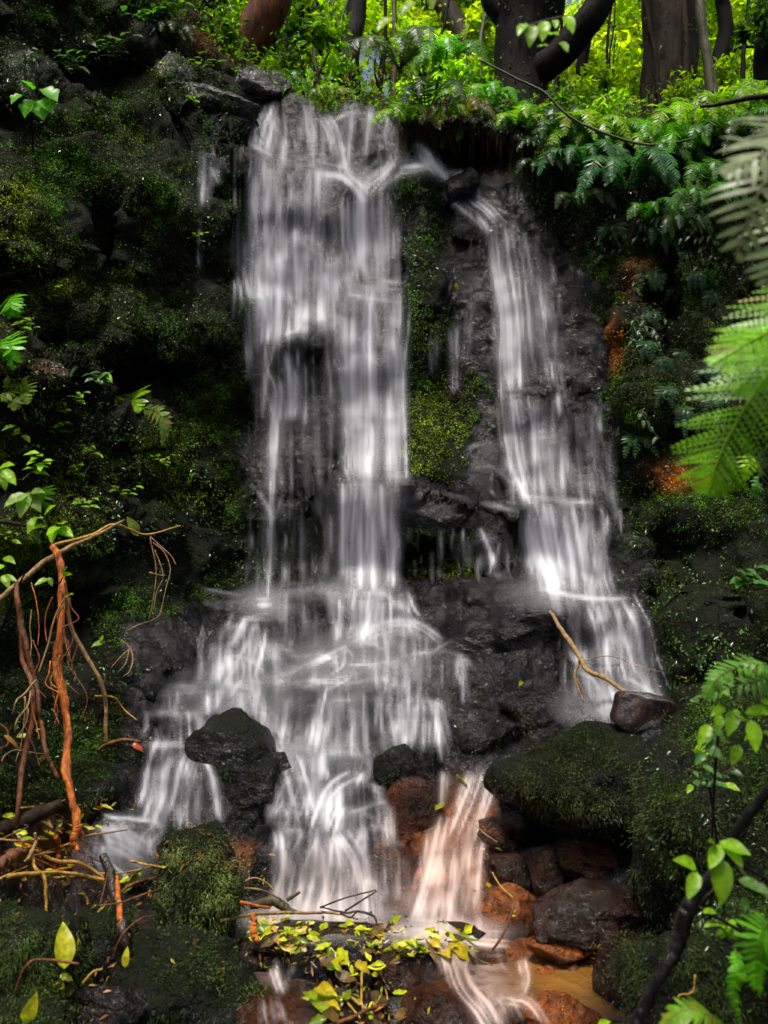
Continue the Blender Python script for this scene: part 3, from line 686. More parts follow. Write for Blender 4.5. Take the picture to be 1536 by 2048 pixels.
 ([(612, 1368), (690, 1358), (762, 1330)], 12, .8), ([(505, 1368), (600, 1362), (700, 1366), (785, 1352)], 14, .9), ([(905, 1278), (870, 1296), (855, 1314), (822, 1322)], 11, .75), ([(822, 1322), (828, 1390), (820, 1492)], 36, .65), ([(860, 1316), (900, 1322), (940, 1330)], 8, .4),
 ([(700, 1300), (690, 1340), (640, 1370)], 60, .45), ([(760, 1340), (790, 1360)], 40, .3), ([(575, 1380), (570, 1440), (560, 1490)], 100, .38), ([(656, 1376), (643, 1430), (630, 1492)], 27, 1.0), ([(712, 1392), (715, 1495)], 110, .28), ([(840, 1410), (838, 1492)], 70, .42), ([(660, 1400), (700, 1398), (760, 1405)], 8, .6), ([(780, 1420), (880, 1412)], 9, .6),
 ([(870, 1400), (874, 1455), (884, 1522)], 12, .9), ([(820, 1440), (815, 1490)], 14, .7), ([(322, 1378), (380, 1372), (450, 1371), (525, 1380)], 12, .75), ([(424, 1380), (412, 1412)], 10, .8), ([(470, 1380), (465, 1420)], 90, .35), ([(350, 1385), (350, 1420)], 60, .2),
 ([(285, 1424), (380, 1427), (470, 1420), (545, 1432)], 14, .7), ([(320, 1440), (330, 1480)], 80, .22), ([(385, 1430), (392, 1470), (370, 1500)], 22, .65), ([(300, 1494), (350, 1492), (400, 1490)], 16, .55),
 ([(505, 1440), (530, 1432), (556, 1474), (610, 1500), (680, 1506), (760, 1500), (810, 1490)], 17, .95), ([(520, 1440), (560, 1480)], 30, .5), ([(560, 1480), (592, 1520), (608, 1570), (622, 1625)], 48, .70), ([(640, 1505), (640, 1560)], 40, .45), ([(742, 1508), (732, 1540), (716, 1570)], 24, .95),
 ([(716, 1566), (682, 1588), (665, 1620), (650, 1662)], 44, .95), ([(650, 1570), (640, 1660)], 50, .5), ([(650, 1668), (640, 1740), (615, 1830)], 60, .62), ([(650, 1668), (662, 1740), (662, 1835)], 60, .6), ([(672, 1672), (706, 1730), (728, 1830)], 40, .65), ([(620, 1668), (590, 1730), (575, 1800)], 40, .5),
 ([(560, 1664), (565, 1740), (548, 1790)], 36, .55), ([(545, 1662), (590, 1660), (632, 1664)], 10, .9), ([(600, 1560), (560, 1640)], 60, .25), ([(652, 1505), (690, 1500)], 14, .5),
 ([(786, 1612), (782, 1650), (786, 1682)], 16, .9), ([(688, 1622), (740, 1606), (778, 1594)], 10, .85), ([(730, 1575), (770, 1590)], 10, .6), ([(715, 1660), (770, 1655)], 8, .5), ([(742, 1692), (790, 1684), (812, 1692)], 12, .7), ([(790, 1700), (795, 1800)], 60, .22), ([(720, 1770), (745, 1764), (756, 1800), (760, 1840)], 12, .5), ([(770, 1735), (775, 1800)], 7, .5), ([(735, 1700), (730, 1840)], 40, .3),
 ([(965, 1540), (948, 1590), (928, 1640), (912, 1680)], 60, .75), ([(945, 1545), (930, 1600), (915, 1660)], 30, .6), ([(975, 1548), (962, 1610), (945, 1680)], 30, .5), ([(890, 1545), (885, 1610)], 24, .35), ([(915, 1640), (898, 1720), (876, 1800), (852, 1862)], 96, .9), ([(920, 1670), (910, 1760), (895, 1862)], 70, .6), ([(948, 1700), (945, 1780), (925, 1858)], 34, .45), ([(840, 1800), (835, 1850)], 30, .4), ([(820, 1862), (880, 1866), (940, 1864)], 30, .8),
 ([(362, 1495), (345, 1545), (335, 1600), (318, 1650)], 90, .42), ([(400, 1510), (420, 1545), (430, 1600), (437, 1645)], 15, .75), ([(372, 1560), (365, 1620)], 30, .35), ([(305, 1556), (350, 1552), (410, 1550)], 7, .7), ([(325, 1620), (315, 1680), (320, 1720)], 24, .5), ([(380, 1640), (400, 1665)], 30, .3), ([(200, 1665), (250, 1680), (300, 1715)], 80, .7), ([(220, 1650), (240, 1690), (235, 1725)], 70, .5), ([(190, 1705), (300, 1722)], 40, .6), ([(230, 1640), (300, 1650)], 40, .3), ([(320, 1650), (290, 1680), (280, 1720)], 40, .45),
 ([(545, 1912), (556, 1950), (568, 1985)], 18, .6), ([(585, 1925), (575, 1970)], 14, .45), ([(535, 1995), (550, 2060)], 70, .35), ([(880, 1868), (960, 1880), (1020, 1885)], 50, .8), ([(925, 1890), (945, 1960), (985, 2010), (1010, 2060)], 60, .65), ([(1010, 1990), (1060, 2005), (1100, 2060)], 36, .7), ([(1040, 1920), (1046, 1960), (1035, 1995)], 30, .65), ([(960, 1990), (1000, 2060)], 70, .5), ([(900, 1880), (920, 1940)], 60, .4),
 ([(400, 300), (400, 420), (396, 560)], 6, .6), ([(415, 300), (412, 420)], 16, .25), ([(470, 300), (470, 420)], 5, .5), ([(485, 290), (480, 330)], 10, .5), ([(452, 290), (450, 310)], 5, .6), ([(395, 560), (393, 640)], 6, .35), ([(470, 560), (466, 650)], 6, .5), ([(484, 560), (480, 660)], 6, .5), ([(420, 330), (440, 370)], 40, .3), ([(425, 290), (428, 320)], 4, .5), ([(440, 290), (442, 315)], 4, .5),
]
U0, V0, RES = 140, 130, 2.0
MW, MH = int((1400 - U0) / RES), int((2110 - V0) / RES)
FLOW = np.zeros((MH, MW)); SOFT = np.zeros((MH, MW))
def splat(img, x, y, w, sig):
    r = int(math.ceil(2.6 * sig))
    ix = np.floor(x).astype(int); iy = np.floor(y).astype(int)
    o = np.arange(-r, r + 1)
    gx = np.exp(-((ix[:, None] + o[None] + .5 - x[:, None]) / sig) ** 2 / 2); gy = np.exp(-((iy[:, None] + o[None] + .5 - y[:, None]) / sig) ** 2 / 2)
    X = np.clip(ix[:, None] + o[None], 0, MW - 1); Y = np.clip(iy[:, None] + o[None], 0, MH - 1)
    k = (gy[:, :, None] * gx[:, None, :]) * w[:, None, None]
    idx = (Y[:, :, None] * MW + X[:, None, :])
    img += np.bincount(idx.ravel(), k.ravel(), MH * MW).reshape(MH, MW)
rg = np.random.default_rng(3)
for pts, w, s in ST:
    dxy = np.abs(np.array(pts[-1], float) - np.array(pts[0], float))
    if dxy[0] > 1.2 * dxy[1] and w < 30: s, w = s * (.26 if 1200 < pts[0][1] < 1860 else .36), w * 1.5
    p = spline(pts, step=3.0)
    x = (p[:, 0] - U0) / RES; y = (p[:, 1] - V0) / RES
    n = len(x); t = np.linspace(0, 1, n)
    tx, ty = np.gradient(x), np.gradient(y); l = np.hypot(tx, ty) + 1e-6
    nx, ny = -ty / l, tx / l
    seg = l
    env = np.minimum(1, np.minimum(t, 1 - t) * n * 3.0 / max(20., w * .5) + .25)
    W = w / RES
    sg = max(.9, W * .30)
    if sg > 5:                                       # wide veil: coarse splat with fewer samples
        k = slice(None, None, max(1, int(sg / 3)))
        splat(SOFT, x[k], y[k], (seg * env)[k] * (1 if k.step is None else k.step) * s * .30 / (sg * 2.5066), sg)
    else:
        splat(SOFT, x, y, seg * env * s * (.42 if w > 12 else .9) / (sg * 2.5066), sg)
    nf = int(w / 3.6) if w > 9 else 0
    for _ in range(nf):
        o = rg.normal() * W * .34
        a, b = np.sort(rg.uniform(-.3, 1.3, 2))
        if b - a < .35: a, b = a - .3, b + .3
        e = sstep(a - .12, a + .12, t) * (1 - sstep(b - .12, b + .12, t)) * env
        wob = np.cumsum(rg.normal(size=n)) * .035
        sgf = rg.uniform(.55, 1.5)
        splat(FLOW, x + nx * (o + wob), y + ny * (o + wob), seg * e * s * rg.choice([.05, .1, .2, .5, 1.5]) * .70 / 1.6, sgf)
# thin water over the block tops and down their faces
def fil(pts, s, sg):
    p = spline(pts, step=4.0); x = (p[:, 0] - U0) / RES; y = (p[:, 1] - V0) / RES
    t = np.linspace(0, 1, len(x)); l = np.hypot(np.gradient(x), np.gradient(y))
    splat(FLOW, x, y, l * s * np.sin(np.pi * np.clip(t * .94 + .03, 0, 1)) ** .6 / (sg * 2.5066), sg)
for (u, v, a, b) in CASCADE:
    wetk = (1180 < v < 1700 and 430 < u < 890 and (u, v) not in ((790, 1532), (846, 1526), (480, 1600), (540, 1540), (828, 1620))) or (1370 < v < 1460 and 300 < u < 480) or (1780 < v < 1815 and u < 800)
    if not wetk: continue
    k = rg.uniform(.25, 1.2)
    for q in range(2):
        t0, t1 = sorted(rg.uniform(-1.15, 1.15, 2))
        if t1 - t0 < .7: t0, t1 = t0 - .4, t1 + .4
        sk = rg.normal() * .25; tt = np.linspace(t0, t1, 5)
        fil([(u + a * x_, v - b * (.92 - .55 * abs(x_ - sk * .5) ** 2.2 - sk * x_ * .6) + rg.normal() * 2) for x_ in tt], .20 * k, rg.uniform(1.0, 3.0))
    for q in range(int(a / 4.0)):
        x0 = u + rg.uniform(-1, 1) * a * 1.0; y0 = v - b * rg.uniform(.5, .95)
        fil([(x0, y0), (x0 + rg.normal() * 2, y0 + b * .8), (x0 + (x0 - u) * .12 + rg.normal() * 3, y0 + b * rg.uniform(1.2, 2.4))], rg.choice([.06, .12, .25, .6]) * k, rg.uniform(.6, 1.6))
VEIL = [((500, 690), (305, 480), 200, .34), ((690, 800), (380, 570), 130, .36), ((505, 690), (470, 680), 190, .36), ((490, 690), (660, 960), 120, .14), ((690, 812), (585, 962), 190, .32), ((690, 800), (966, 1170), 120, .34), ((490, 690), (980, 1160), 110, .15),
        ((975, 1112), (455, 780), 120, .2), ((1008, 1215), (785, 1000), 170, .26), ((1045, 1210), (1005, 1190), 170, .34), ((1110, 1300), (1200, 1400), 170, .30), ((400, 560), (1240, 1380), 130, .30), ((520, 890), (1375, 1495), 200, .28), ((540, 760), (1500, 1660), 120, .26),
        ((545, 740), (1665, 1835), 190, .36), ((740, 820), (1690, 1830), 50, .2), ((290, 440), (1480, 1660), 120, .28), ((850, 960), (1660, 1860), 130, .34), ((680, 830), (1185, 1275), 110, .34), ((800, 1030), (1045, 1150), 60, .16), ((530, 650), (200, 335), 70, .3), ((650, 800), (215, 375), 90, .3), ((860, 960), (600, 760), 40, .25), ((395, 490), (285, 640), 14, .2)]
for (ua, ub), (va, vb), n, s in VEIL:
    for _ in range(n):
        L_ = rg.uniform(.2, .7) * (vb - va); y0 = rg.uniform(va, vb - L_ * .6); x0 = rg.uniform(ua, ub); fan = (x0 - (ua + ub) / 2) * (.10 if va > 1180 else .03)
        x0 += .10 * (y0 - va) * (1 if 975 <= ua <= 1200 and va > 400 else 0)
        fil([(x0, y0), (x0 + fan * .4 + rg.normal() * 1.5, y0 + L_ * .5), (x0 + fan + (.09 * L_ if 975 <= ua <= 1200 else 0) + rg.normal() * 2, y0 + L_)], s * .28 * rg.choice([.15, .3, .8, 3.0]), rg.choice([.6, .8, 1.2, 2.2]))
def blur(a, s):
    r = int(3 * s); k = np.exp(-(np.arange(-r, r + 1) / s) ** 2 / 2); k /= k.sum()
    a = np.apply_along_axis(lambda m: np.convolve(np.pad(m, r, mode='edge'), k, 'valid'), 0, a)
    return np.apply_along_axis(lambda m: np.convolve(np.pad(m, r, mode='edge'), k, 'valid'), 1, a)
MU, MV = np.meshgrid(U0 + RES * (np.arange(MW) + .5), V0 + RES * (np.arange(MH) + .5))
lowf = fbm(np.stack([MU * .030, MV * np.where(MV < 1200, .006, .022), MU * 0], -1), 3, 83)
brk = .30 + .85 * sstep(-.35, .45, lowf)
DRY = [(790, 1536, 40, 42, 1), (700, 1538, 36, 24, .9), (852, 1532, 24, 36, .9), (475, 1510, 94, 76, 1), (552, 1545, 38, 38, 1), (485, 1620, 62, 80, 1), (712, 1648, 34, 24, .8), (750, 1622, 18, 30, .9), (830, 1620, 46, 70, 1), (590, 1605, 30, 26, .55), (665, 430, 24, 70, .75),
       (728, 330, 24, 40, .45), (605, 300, 12, 26, .8), (640, 290, 9, 30, .7), (755, 540, 40, 34, .6), (625, 700, 44, 24, .55), (590, 1225, 46, 36, .8), (735, 1306, 26, 16, .7), (650, 1343, 30, 14, .8), (738, 1348, 28, 14, .7), (540, 1345, 34, 20, .7), (800, 1345, 22, 22, .8), (765, 700, 14, 90, .5), (1190, 700, 60, 90, .9), (925, 385, 34, 26, 1), (848, 540, 46, 150, .85), (345, 1458, 46, 22, .8)]
for (u, v, a, b) in CASCADE:                         # faces of the stepped blocks that the water mostly clears
    if 1240 < v < 1700 and 300 < u < 890 and rg.uniform() < .7: DRY.append((u + rg.normal() * 4, v + b * .2, a * .62, b * .5, rg.uniform(.4, .85)))
dry = 1 - blobs(MU, MV, DRY)
streak = np.clip(.42 + 1.25 * fbm(np.stack([MU * .16 + 3 * fbm(np.stack([MU * .01, MV * .01, MU * 0], -1), 2, 87), MV * .0055, MU * 0], -1), 3, 85), .06, 2)
flow = SOFT * brk * dry * streak + FLOW * (.95 - .35 * (1 - brk)) * (.15 + .85 * dry)
flow = flow * .74 + .38 * blur(flow, 3.2) + .16 * blur(flow, 10)
mist = blobs(MU, MV, [(570, 510, 75, 45, .22), (735, 595, 50, 24, .2), (715, 1182, 75, 26, .16), (535, 1205, 50, 30, .2), (1215, 1410, 80, 40, .25), (640, 1835, 130, 36, .4), (880, 1862, 110, 26, .5), (250, 1705, 80, 40, .3), (740, 1000, 80, 40, .1), (1110, 1190, 90, 30, .12), (600, 1510, 120, 26, .2), (480, 1400, 120, 60, .12), (700, 1330, 150, 60, .14)])
flow = flow * flow / (flow + .07) + mist
ALPHA = 1 - np.exp(-.95 * flow)
ALPHA *= .96
def alpha_at(u, v):
    x = np.clip(((np.asarray(u) - U0) / RES).astype(int), 0, MW - 1); y = np.clip(((np.asarray(v) - V0) / RES).astype(int), 0, MH - 1)
    inside = (u > U0) & (u < U0 + MW * RES) & (v > V0) & (v < V0 + MH * RES)
    return ALPHA[y, x] * inside
# drape the sheet over the wet rock, the boulders it runs across and the pool
pv = np.array([(-2., -1, .124), (2., -1, .124), (2., 4.45, .124), (-2., 4.45, .124)]); pf = np.array([(0, 1, 2), (0, 2, 3)])
Vw, Fw = join(wet + WETB + [(pv, pf)])
bvh1 = BVHTree.FromPolygons(Vw.tolist(), Fw.tolist())
STEP = 3.0
gu = np.arange(U0 + 4, 1396, STEP); gv = np.arange(V0 + 4, 2100, STEP)
gx = ((gu - U0) / RES).astype(int); gy = ((gv - V0) / RES).astype(int)
AL = ALPHA[np.ix_(gy, gx)]
SILT = blobs(*np.meshgrid(gu, gv), [(905, 1720, 130, 170, 1.), (960, 1940, 200, 120, 1.), (650, 1800, 160, 110, .45), (560, 1960, 80, 90, .5), (1060, 2020, 120, 90, 1.)])
need = blur((AL > .02).astype(float), 3) > .01
DW = np.full(AL.shape, np.nan)
RD = ray(*np.meshgrid(gu, gv))
for j in range(len(gv)):
    for i in np.nonzero(need[j])[0]:
        h = bvh1.ray_cast(eye, Vector(RD[j, i]))
        if h[0] is not None: DW[j, i] = h[0].y
ok = ~np.isnan(DW)
DM = np.where(ok, DW, 99.)
def minf(a, r):
    b = a.copy()
    for k in range(1, r + 1):
        b[k:] = np.minimum(b[k:], a[:-k]); b[:-k] = np.minimum(b[:-k], a[k:])
    c = b.copy()
    for k in range(1, r + 1):
        c[:, k:] = np.minimum(c[:, k:], b[:, :-k]); c[:, :-k] = np.minimum(c[:, :-k], b[:, k:])
    return c
DM = np.where(ok, minf(DM, 3), 0)
for j in range(1, DM.shape[0]):                       # falling water leaves the lip and drops, it does not tuck back under
    both = ok[j] & ok[j - 1] & (DM[j - 1] > 0)
    DM[j] = np.where(both, np.minimum(DM[j], DM[j - 1] + .0009 * STEP), DM[j])
okb = ok.astype(float)
DS = np.minimum(blur(DM, 5.) / np.maximum(blur(okb, 5.), 1e-3), np.where(ok, DM, 0))
DS = blur(np.where(ok, DS, 0), 2.0) / np.maximum(blur(okb, 2.0), 1e-3) - .018
WV = EYE + RD * (DS / RD[..., 1])[..., None]
ids = np.arange(AL.size).reshape(AL.shape)
F = np.stack([ids[:-1, :-1], ids[:-1, 1:], ids[1:, 1:], ids[1:, :-1]], -1).reshape(-1, 4)
g = (ok & (AL > .015)).ravel()
F = F[g[F].sum(1) >= 1]
F = F[ok.ravel()[F].all(1)]
dd = DS.ravel()[F]; F = F[(dd.max(1) - dd.min(1)) < .6]
used = np.unique(F); remap = np.zeros(AL.size, int); remap[used] = np.arange(len(used))
wf = mesh('waterfall', WV.reshape(-1, 3)[used], remap[F], M_WATER, dict(flow=AL.ravel()[used], silt=SILT.ravel()[used]))
waterfall = obj('waterfall', wf); tag(waterfall, kind='structure')
# ------------------------------------------------------------------ moss and creeping plants on the rock (nobody could count them)
def scatter(n, box, mask, seed):
    g = np.random.default_rng(seed)
    us_ = g.uniform(box[0], box[1], n); vs_ = g.uniform(box[2], box[3], n)
    off = np.where(g.uniform(size=n) < .6, 0, 1)
    ox = g.normal(size=n) * .45 * off; oz = g.normal(size=n) * .25 * off
    m = mask(us_, vs_); keep = g.uniform(size=n) < np.where(off > 0, np.maximum(m, .35), m)
    pos, nor = [], []
    for k in np.nonzero(keep)[0]:
        o_ = EYE + np.array([ox[k], 0, oz[k]])
        d = ray(us_[k], vs_[k]); tgt = EYE + d * 5.0
        h = bvh2.ray_cast(Vector(o_), Vector(tgt - o_))
        if h[0] is not None:
            pos.append(h[0][:]); nn = h[1]
            if nn.dot(Vector(tgt - o_)) > 0: nn = -nn
            nor.append(nn[:])
    pos, nor = np.array(pos), np.array(nor)
    u, v = proj(pos)
    keep = g.uniform(size=len(u)) < mask(u, v)
    return pos[keep], nor[keep], u[keep], v[keep]
def unit(a): return a / (np.linalg.norm(a, axis=-1)[..., None] + 1e-9)
def blades(p, n, k, L, W, col, seed, down=.5, spread=.7):
    g = np.random.default_rng(seed)
    N_ = len(p); p = np.repeat(p, k, 0) + g.normal(size=(N_ * k, 3)) * .012; n = np.repeat(n, k, 0); col = np.repeat(col, k, 0)
    dn = down * (1 - np.clip(n[:, 2], 0, 1))
    d = unit(n * .9 + g.normal(size=p.shape) * spread + np.array([0, 0, -1.]) * dn[:, None])
    s = unit(np.cross(d, g.normal(size=p.shape)))
    l = (np.repeat(L, k) if np.ndim(L) else L) * g.uniform(.5, 1.5, N_ * k); w = (np.repeat(W, k) if np.ndim(W) else W) * g.uniform(.7, 1.3, N_ * k)
    tip = p + d * l[:, None] + np.array([0, 0, -1]) * (l * dn * .5)[:, None]
    V = np.stack([p - s * w[:, None] / 2 - n * .004, p + s * w[:, None] / 2 - n * .004, tip], 1).reshape(-1, 3)
    F = np.arange(len(V)).reshape(-1, 3)
    c = np.repeat(col * g.uniform(.6, 1.5, (N_ * k, 1)), 3, 0)
    return V, F, c
def leaflets(p, n, L, W, col, seed, up=.5, k=1, jit=.015):
    g = np.random.default_rng(seed)
    N_ = len(p) * k; p = np.repeat(p, k, 0) + g.normal(size=(N_, 3)) * jit; n = np.repeat(n, k, 0); col = np.repeat(col, k, 0)
    L = np.repeat(np.broadcast_to(L, (N_ // k,)), k) * g.uniform(.6, 1.4, N_); W = L * W
    nn = unit(n + np.array([0, 0, up]) + g.normal(size=p.shape) * .55)
    d = unit(np.cross(nn, g.normal(size=p.shape)) + np.array([0, 0, -.35])); s = unit(np.cross(nn, d))
    b = p + n * .012
    m = b + d * (L * .45)[:, None]
    V = np.stack([b, m + s * (W / 2)[:, None] + nn * (W * .18)[:, None], b + d * L[:, None] - nn * (L * .12)[:, None], m - s * (W / 2)[:, None] + nn * (W * .18)[:, None]], 1).reshape(-1, 3)
    i = np.arange(N_) * 4
    F = np.vstack([np.stack([i, i + 1, i + 2], -1), np.stack([i, i + 2, i + 3], -1)])
    c = np.repeat(col * g.uniform(.6, 1.5, (N_, 1)), 4, 0)
    return V, F, c
BOULDER_MOSS = [(403, 1775, 100, 115, 1.), (375, 1985, 140, 105, .9), (50, 1915, 130, 115, 1), (200, 1895, 72, 82, 1), (30, 2060, 120, 60, 1), (1165, 1530, 205, 130, 1.), (1395, 1690, 130, 190, 1),
                (1440, 1990, 190, 140, .9), (470, 1530, 60, 36, .55), (170, 1560, 90, 80, .35), (810, 1545, 36, 24, .5), (960, 1400, 40, 60, .4), (1120, 1200, 40, 30, .3), (260, 1500, 40, 40, .4)]
YEL = [(8, 430, 40, 70, 1), (45, 380, 25, 25, .8), (270, 432, 26, 18, 1), (140, 566, 40, 18, 1), (60, 545, 18, 16, 1), (80, 800, 80, 45, .75), (380, 985, 80, 34, .7), (860, 880, 70, 80, .55),
       (840, 480, 40, 130, .28), (845, 600, 36, 90, .5), (320, 140, 18, 16, 1), (120, 960, 120, 120, .45), (430, 520, 14, 40, .5), (640, 1110, 90, 50, .3), (900, 1130, 90, 50, .45), (20, 900, 60, 200, .4),
       (380, 1690, 50, 40, .45), (430, 1760, 30, 90, .3), (260, 900, 160, 40, .25), (300, 280, 90, 30, .2), (1400, 1170, 90, 30, .25), (980, 220, 60, 40, .7), (30, 620, 60, 40, .5)]
DARKH = [(280, 775, 90, 60, 1), (205, 480, 26, 70, .9), (215, 160, 80, 45, .9), (940, 300, 95, 45, 1), (1180, 1690, 120, 55, 1), (60, 545, 70, 20, .6), (100, 1260, 90, 80, .6), (1330, 600, 30, 100, .5), (80, 1180, 90, 70, .5)]
def mossd(u, v):
    m = np.maximum(moss_mask(u, v), blobs(u, v, BOULDER_MOSS))
    m = m * (1 - np.clip(alpha_at(u, v) * 1.6 - .1, 0, 1)) * (1 - .85 * blobs(u, v, DARKH))
    nz = fbm(np.stack([u * .012, v * .012, u * 0], -1), 4, 31)
    return np.clip(m * (.72 + .75 * nz), 0, 1)
def moss_color(u, v, p, g):
    n1 = fbm(p * 2.2, 3, 41)[:, None]; n2 = fbm(p * 7, 2, 43)[:, None]
    dark = np.array([.014, .024, .006]); mid = np.array([.066, .155, .008]); yel = np.array([.27, .32, .008]); brn = np.array([.062, .052, .026])
    c = dark + (mid - dark) * np.clip(.42 + .9 * n1 + .35 * n2, 0, 1)
    c = c + (brn - c) * np.clip(.0 + 1.0 * fbm(p * 1.4 + 9, 3, 44)[:, None], 0, .6)
    y = blobs(u, v, YEL)[:, None] * np.clip(.75 + .6 * n2, 0, 1.1)
    c = c + (yel - c) * np.clip(y, 0, 1)
    c = c + (np.array([.045, .16, .012]) - c) * blobs(u, v, [(842, 500, 50, 170, .8), (330, 640, 110, 60, .4), (420, 330, 60, 120, .5)])[:, None]
    r = blobs(u, v, RUST)[:, None]
    return c + (np.array([.38, .13, .02]) - c) * np.clip(r * 1.1, 0, 1)
g = np.random.default_rng(12)
sc = [scatter(320000, (-120, 1660, -100, 2080), mossd, 50), scatter(26000, (1660, 2050, 150, 2080), mossd, 53), scatter(26000, (-500, -120, -100, 1900), mossd, 54)]
p_, n_, u_, v_ = [np.concatenate([s_[k] for s_ in sc]) for k in range(4)]
col_ = moss_color(u_, v_, p_, g)
dist = p_[:, 1]
long_ = np.where(blobs(u_, v_, BOULDER_MOSS) > .25, 1.15, 1.0)
clump = np.clip(.5 + .9 * fbm(p_ * 16, 2, 47), 0, 1)
p_ = p_ + n_ * (clump * .022)[:, None]
col_ = col_ * (.45 + 1.0 * clump)[:, None]
bm_ = np.clip(blobs(u_, v_, BOULDER_MOSS) * 2, 0, 1)
h_ = g.uniform(size=len(p_)) < .45 + .45 * bm_
col_ = col_ + (col_.mean(1)[:, None] * np.array([1.05, 1.15, .6]) - col_) * (.55 * bm_)[:, None]
col_ = col_ * (1 - .28 * bm_ + .55 * blobs(u_, v_, [(403, 1760, 95, 100, 1)]))[:, None]
Vm, Fm, Cm = blades(p_[h_], n_[h_], 5, .016 * long_[h_] * (.4 + .6 * dist[h_] / 5.5), .0048 * (dist[h_] / 5.5), col_[h_], 51, .7, .9)
Vm2, Fm2, Cm2 = leaflets(p_[~h_], n_[~h_], .0125 * dist[~h_] / 5.5, .55, col_[~h_], 52, .3, 4, .011)
Vm, Fm = join([(Vm, Fm), (Vm2, Fm2)]); Cm = np.vstack([Cm, Cm2])
o = obj('moss', mesh('moss', Vm, Fm, M_MOSS, cols=Cm, smooth=False)); tag(o, 'dark green moss coating the rock walls and boulders', 'moss', kind='stuff')
CREEP = [(270, 880, 190, 110, 1), (300, 1010, 230, 90, .8), (380, 1120, 150, 80, .6), (80, 850, 120, 110, .8), (330, 330, 150, 120, .4), (430, 440, 70, 160, .45), (330, 640, 140, 70, .45), (60, 620, 100, 40, .5), (130, 1420, 130, 120, .8),
         (1300, 620, 90, 150, .6), (1350, 850, 120, 150, .4), (1200, 400, 160, 90, .7), (1400, 520, 160, 150, .6), (1330, 1150, 150, 120, .4), (1400, 1350, 140, 120, .6), (1400, 1600, 120, 160, .5), (840, 500, 45, 160, .6), (860, 870, 60, 80, .4),
         (300, 160, 140, 90, .5), (80, 300, 120, 150, .25), (430, 1180, 90, 40, .5), (960, 1420, 60, 80, .35), (1450, 1800, 120, 160, .5), (110, 80, 160, 100, .5), (1000, 225, 90, 40, .8), (1150, 270, 170, 40, .9), (1400, 270, 160, 50, .9)]
def creepd(u, v):
    m = blobs(u, v, CREEP) * (1 - np.clip(alpha_at(u, v) * 2.5, 0, 1)) * (1 - .8 * blobs(u, v, DARKH))
    return np.clip(m * (.75 + .9 * fbm(np.stack([u * .016, v * .016, u * 0], -1), 4, 33)), 0, 1)
CREEP += [(1850, 900, 250, 900, .6), (-300, 800, 220, 700, .6)]
p_, n_, u_, v_ = scatter(140000, (-450, 1980, -100, 2000), creepd, 60)
n1 = fbm(p_ * 3, 3, 45)[:, None]
col_ = np.array([.022, .045, .014]) + np.clip(.4 + .8 * n1, 0, 1) * np.array([.05, .11, .016])
col_ = col_ + (np.array([.14, .20, .015]) - col_) * (blobs(u_, v_, YEL)[:, None] * .6)
tq = sstep(900, 1050, u_)[:, None] * (1 - sstep(300, 420, v_))[:, None]
col_ = col_ + (np.array([.05, .14, .03]) - col_) * tq * .6
Vm, Fm, Cm = leaflets(p_, n_, .020 + .012 * tq[:, 0] + .022 * blobs(u_, v_, [(1330, 600, 110, 220, 1), (1400, 420, 120, 120, 1), (1250, 420, 120, 80, .7), (100, 100, 200, 130, .8), (330, 150, 100, 80, .6), (80, 880, 90, 120, .6)]) * (g.uniform(size=len(u_)) < .35), .5, col_, 61, .6, 2)
M_CREEP = leaf_material('creeping_leaf', 0.22, 0.2, 0.5)
o = obj('creeping_plants', mesh('creeping_plants', Vm, Fm, M_CREEP, cols=Cm, smooth=False)); tag(o, 'small glossy creeping leaves carpeting the banks beside the fall', 'ground cover', kind='stuff')

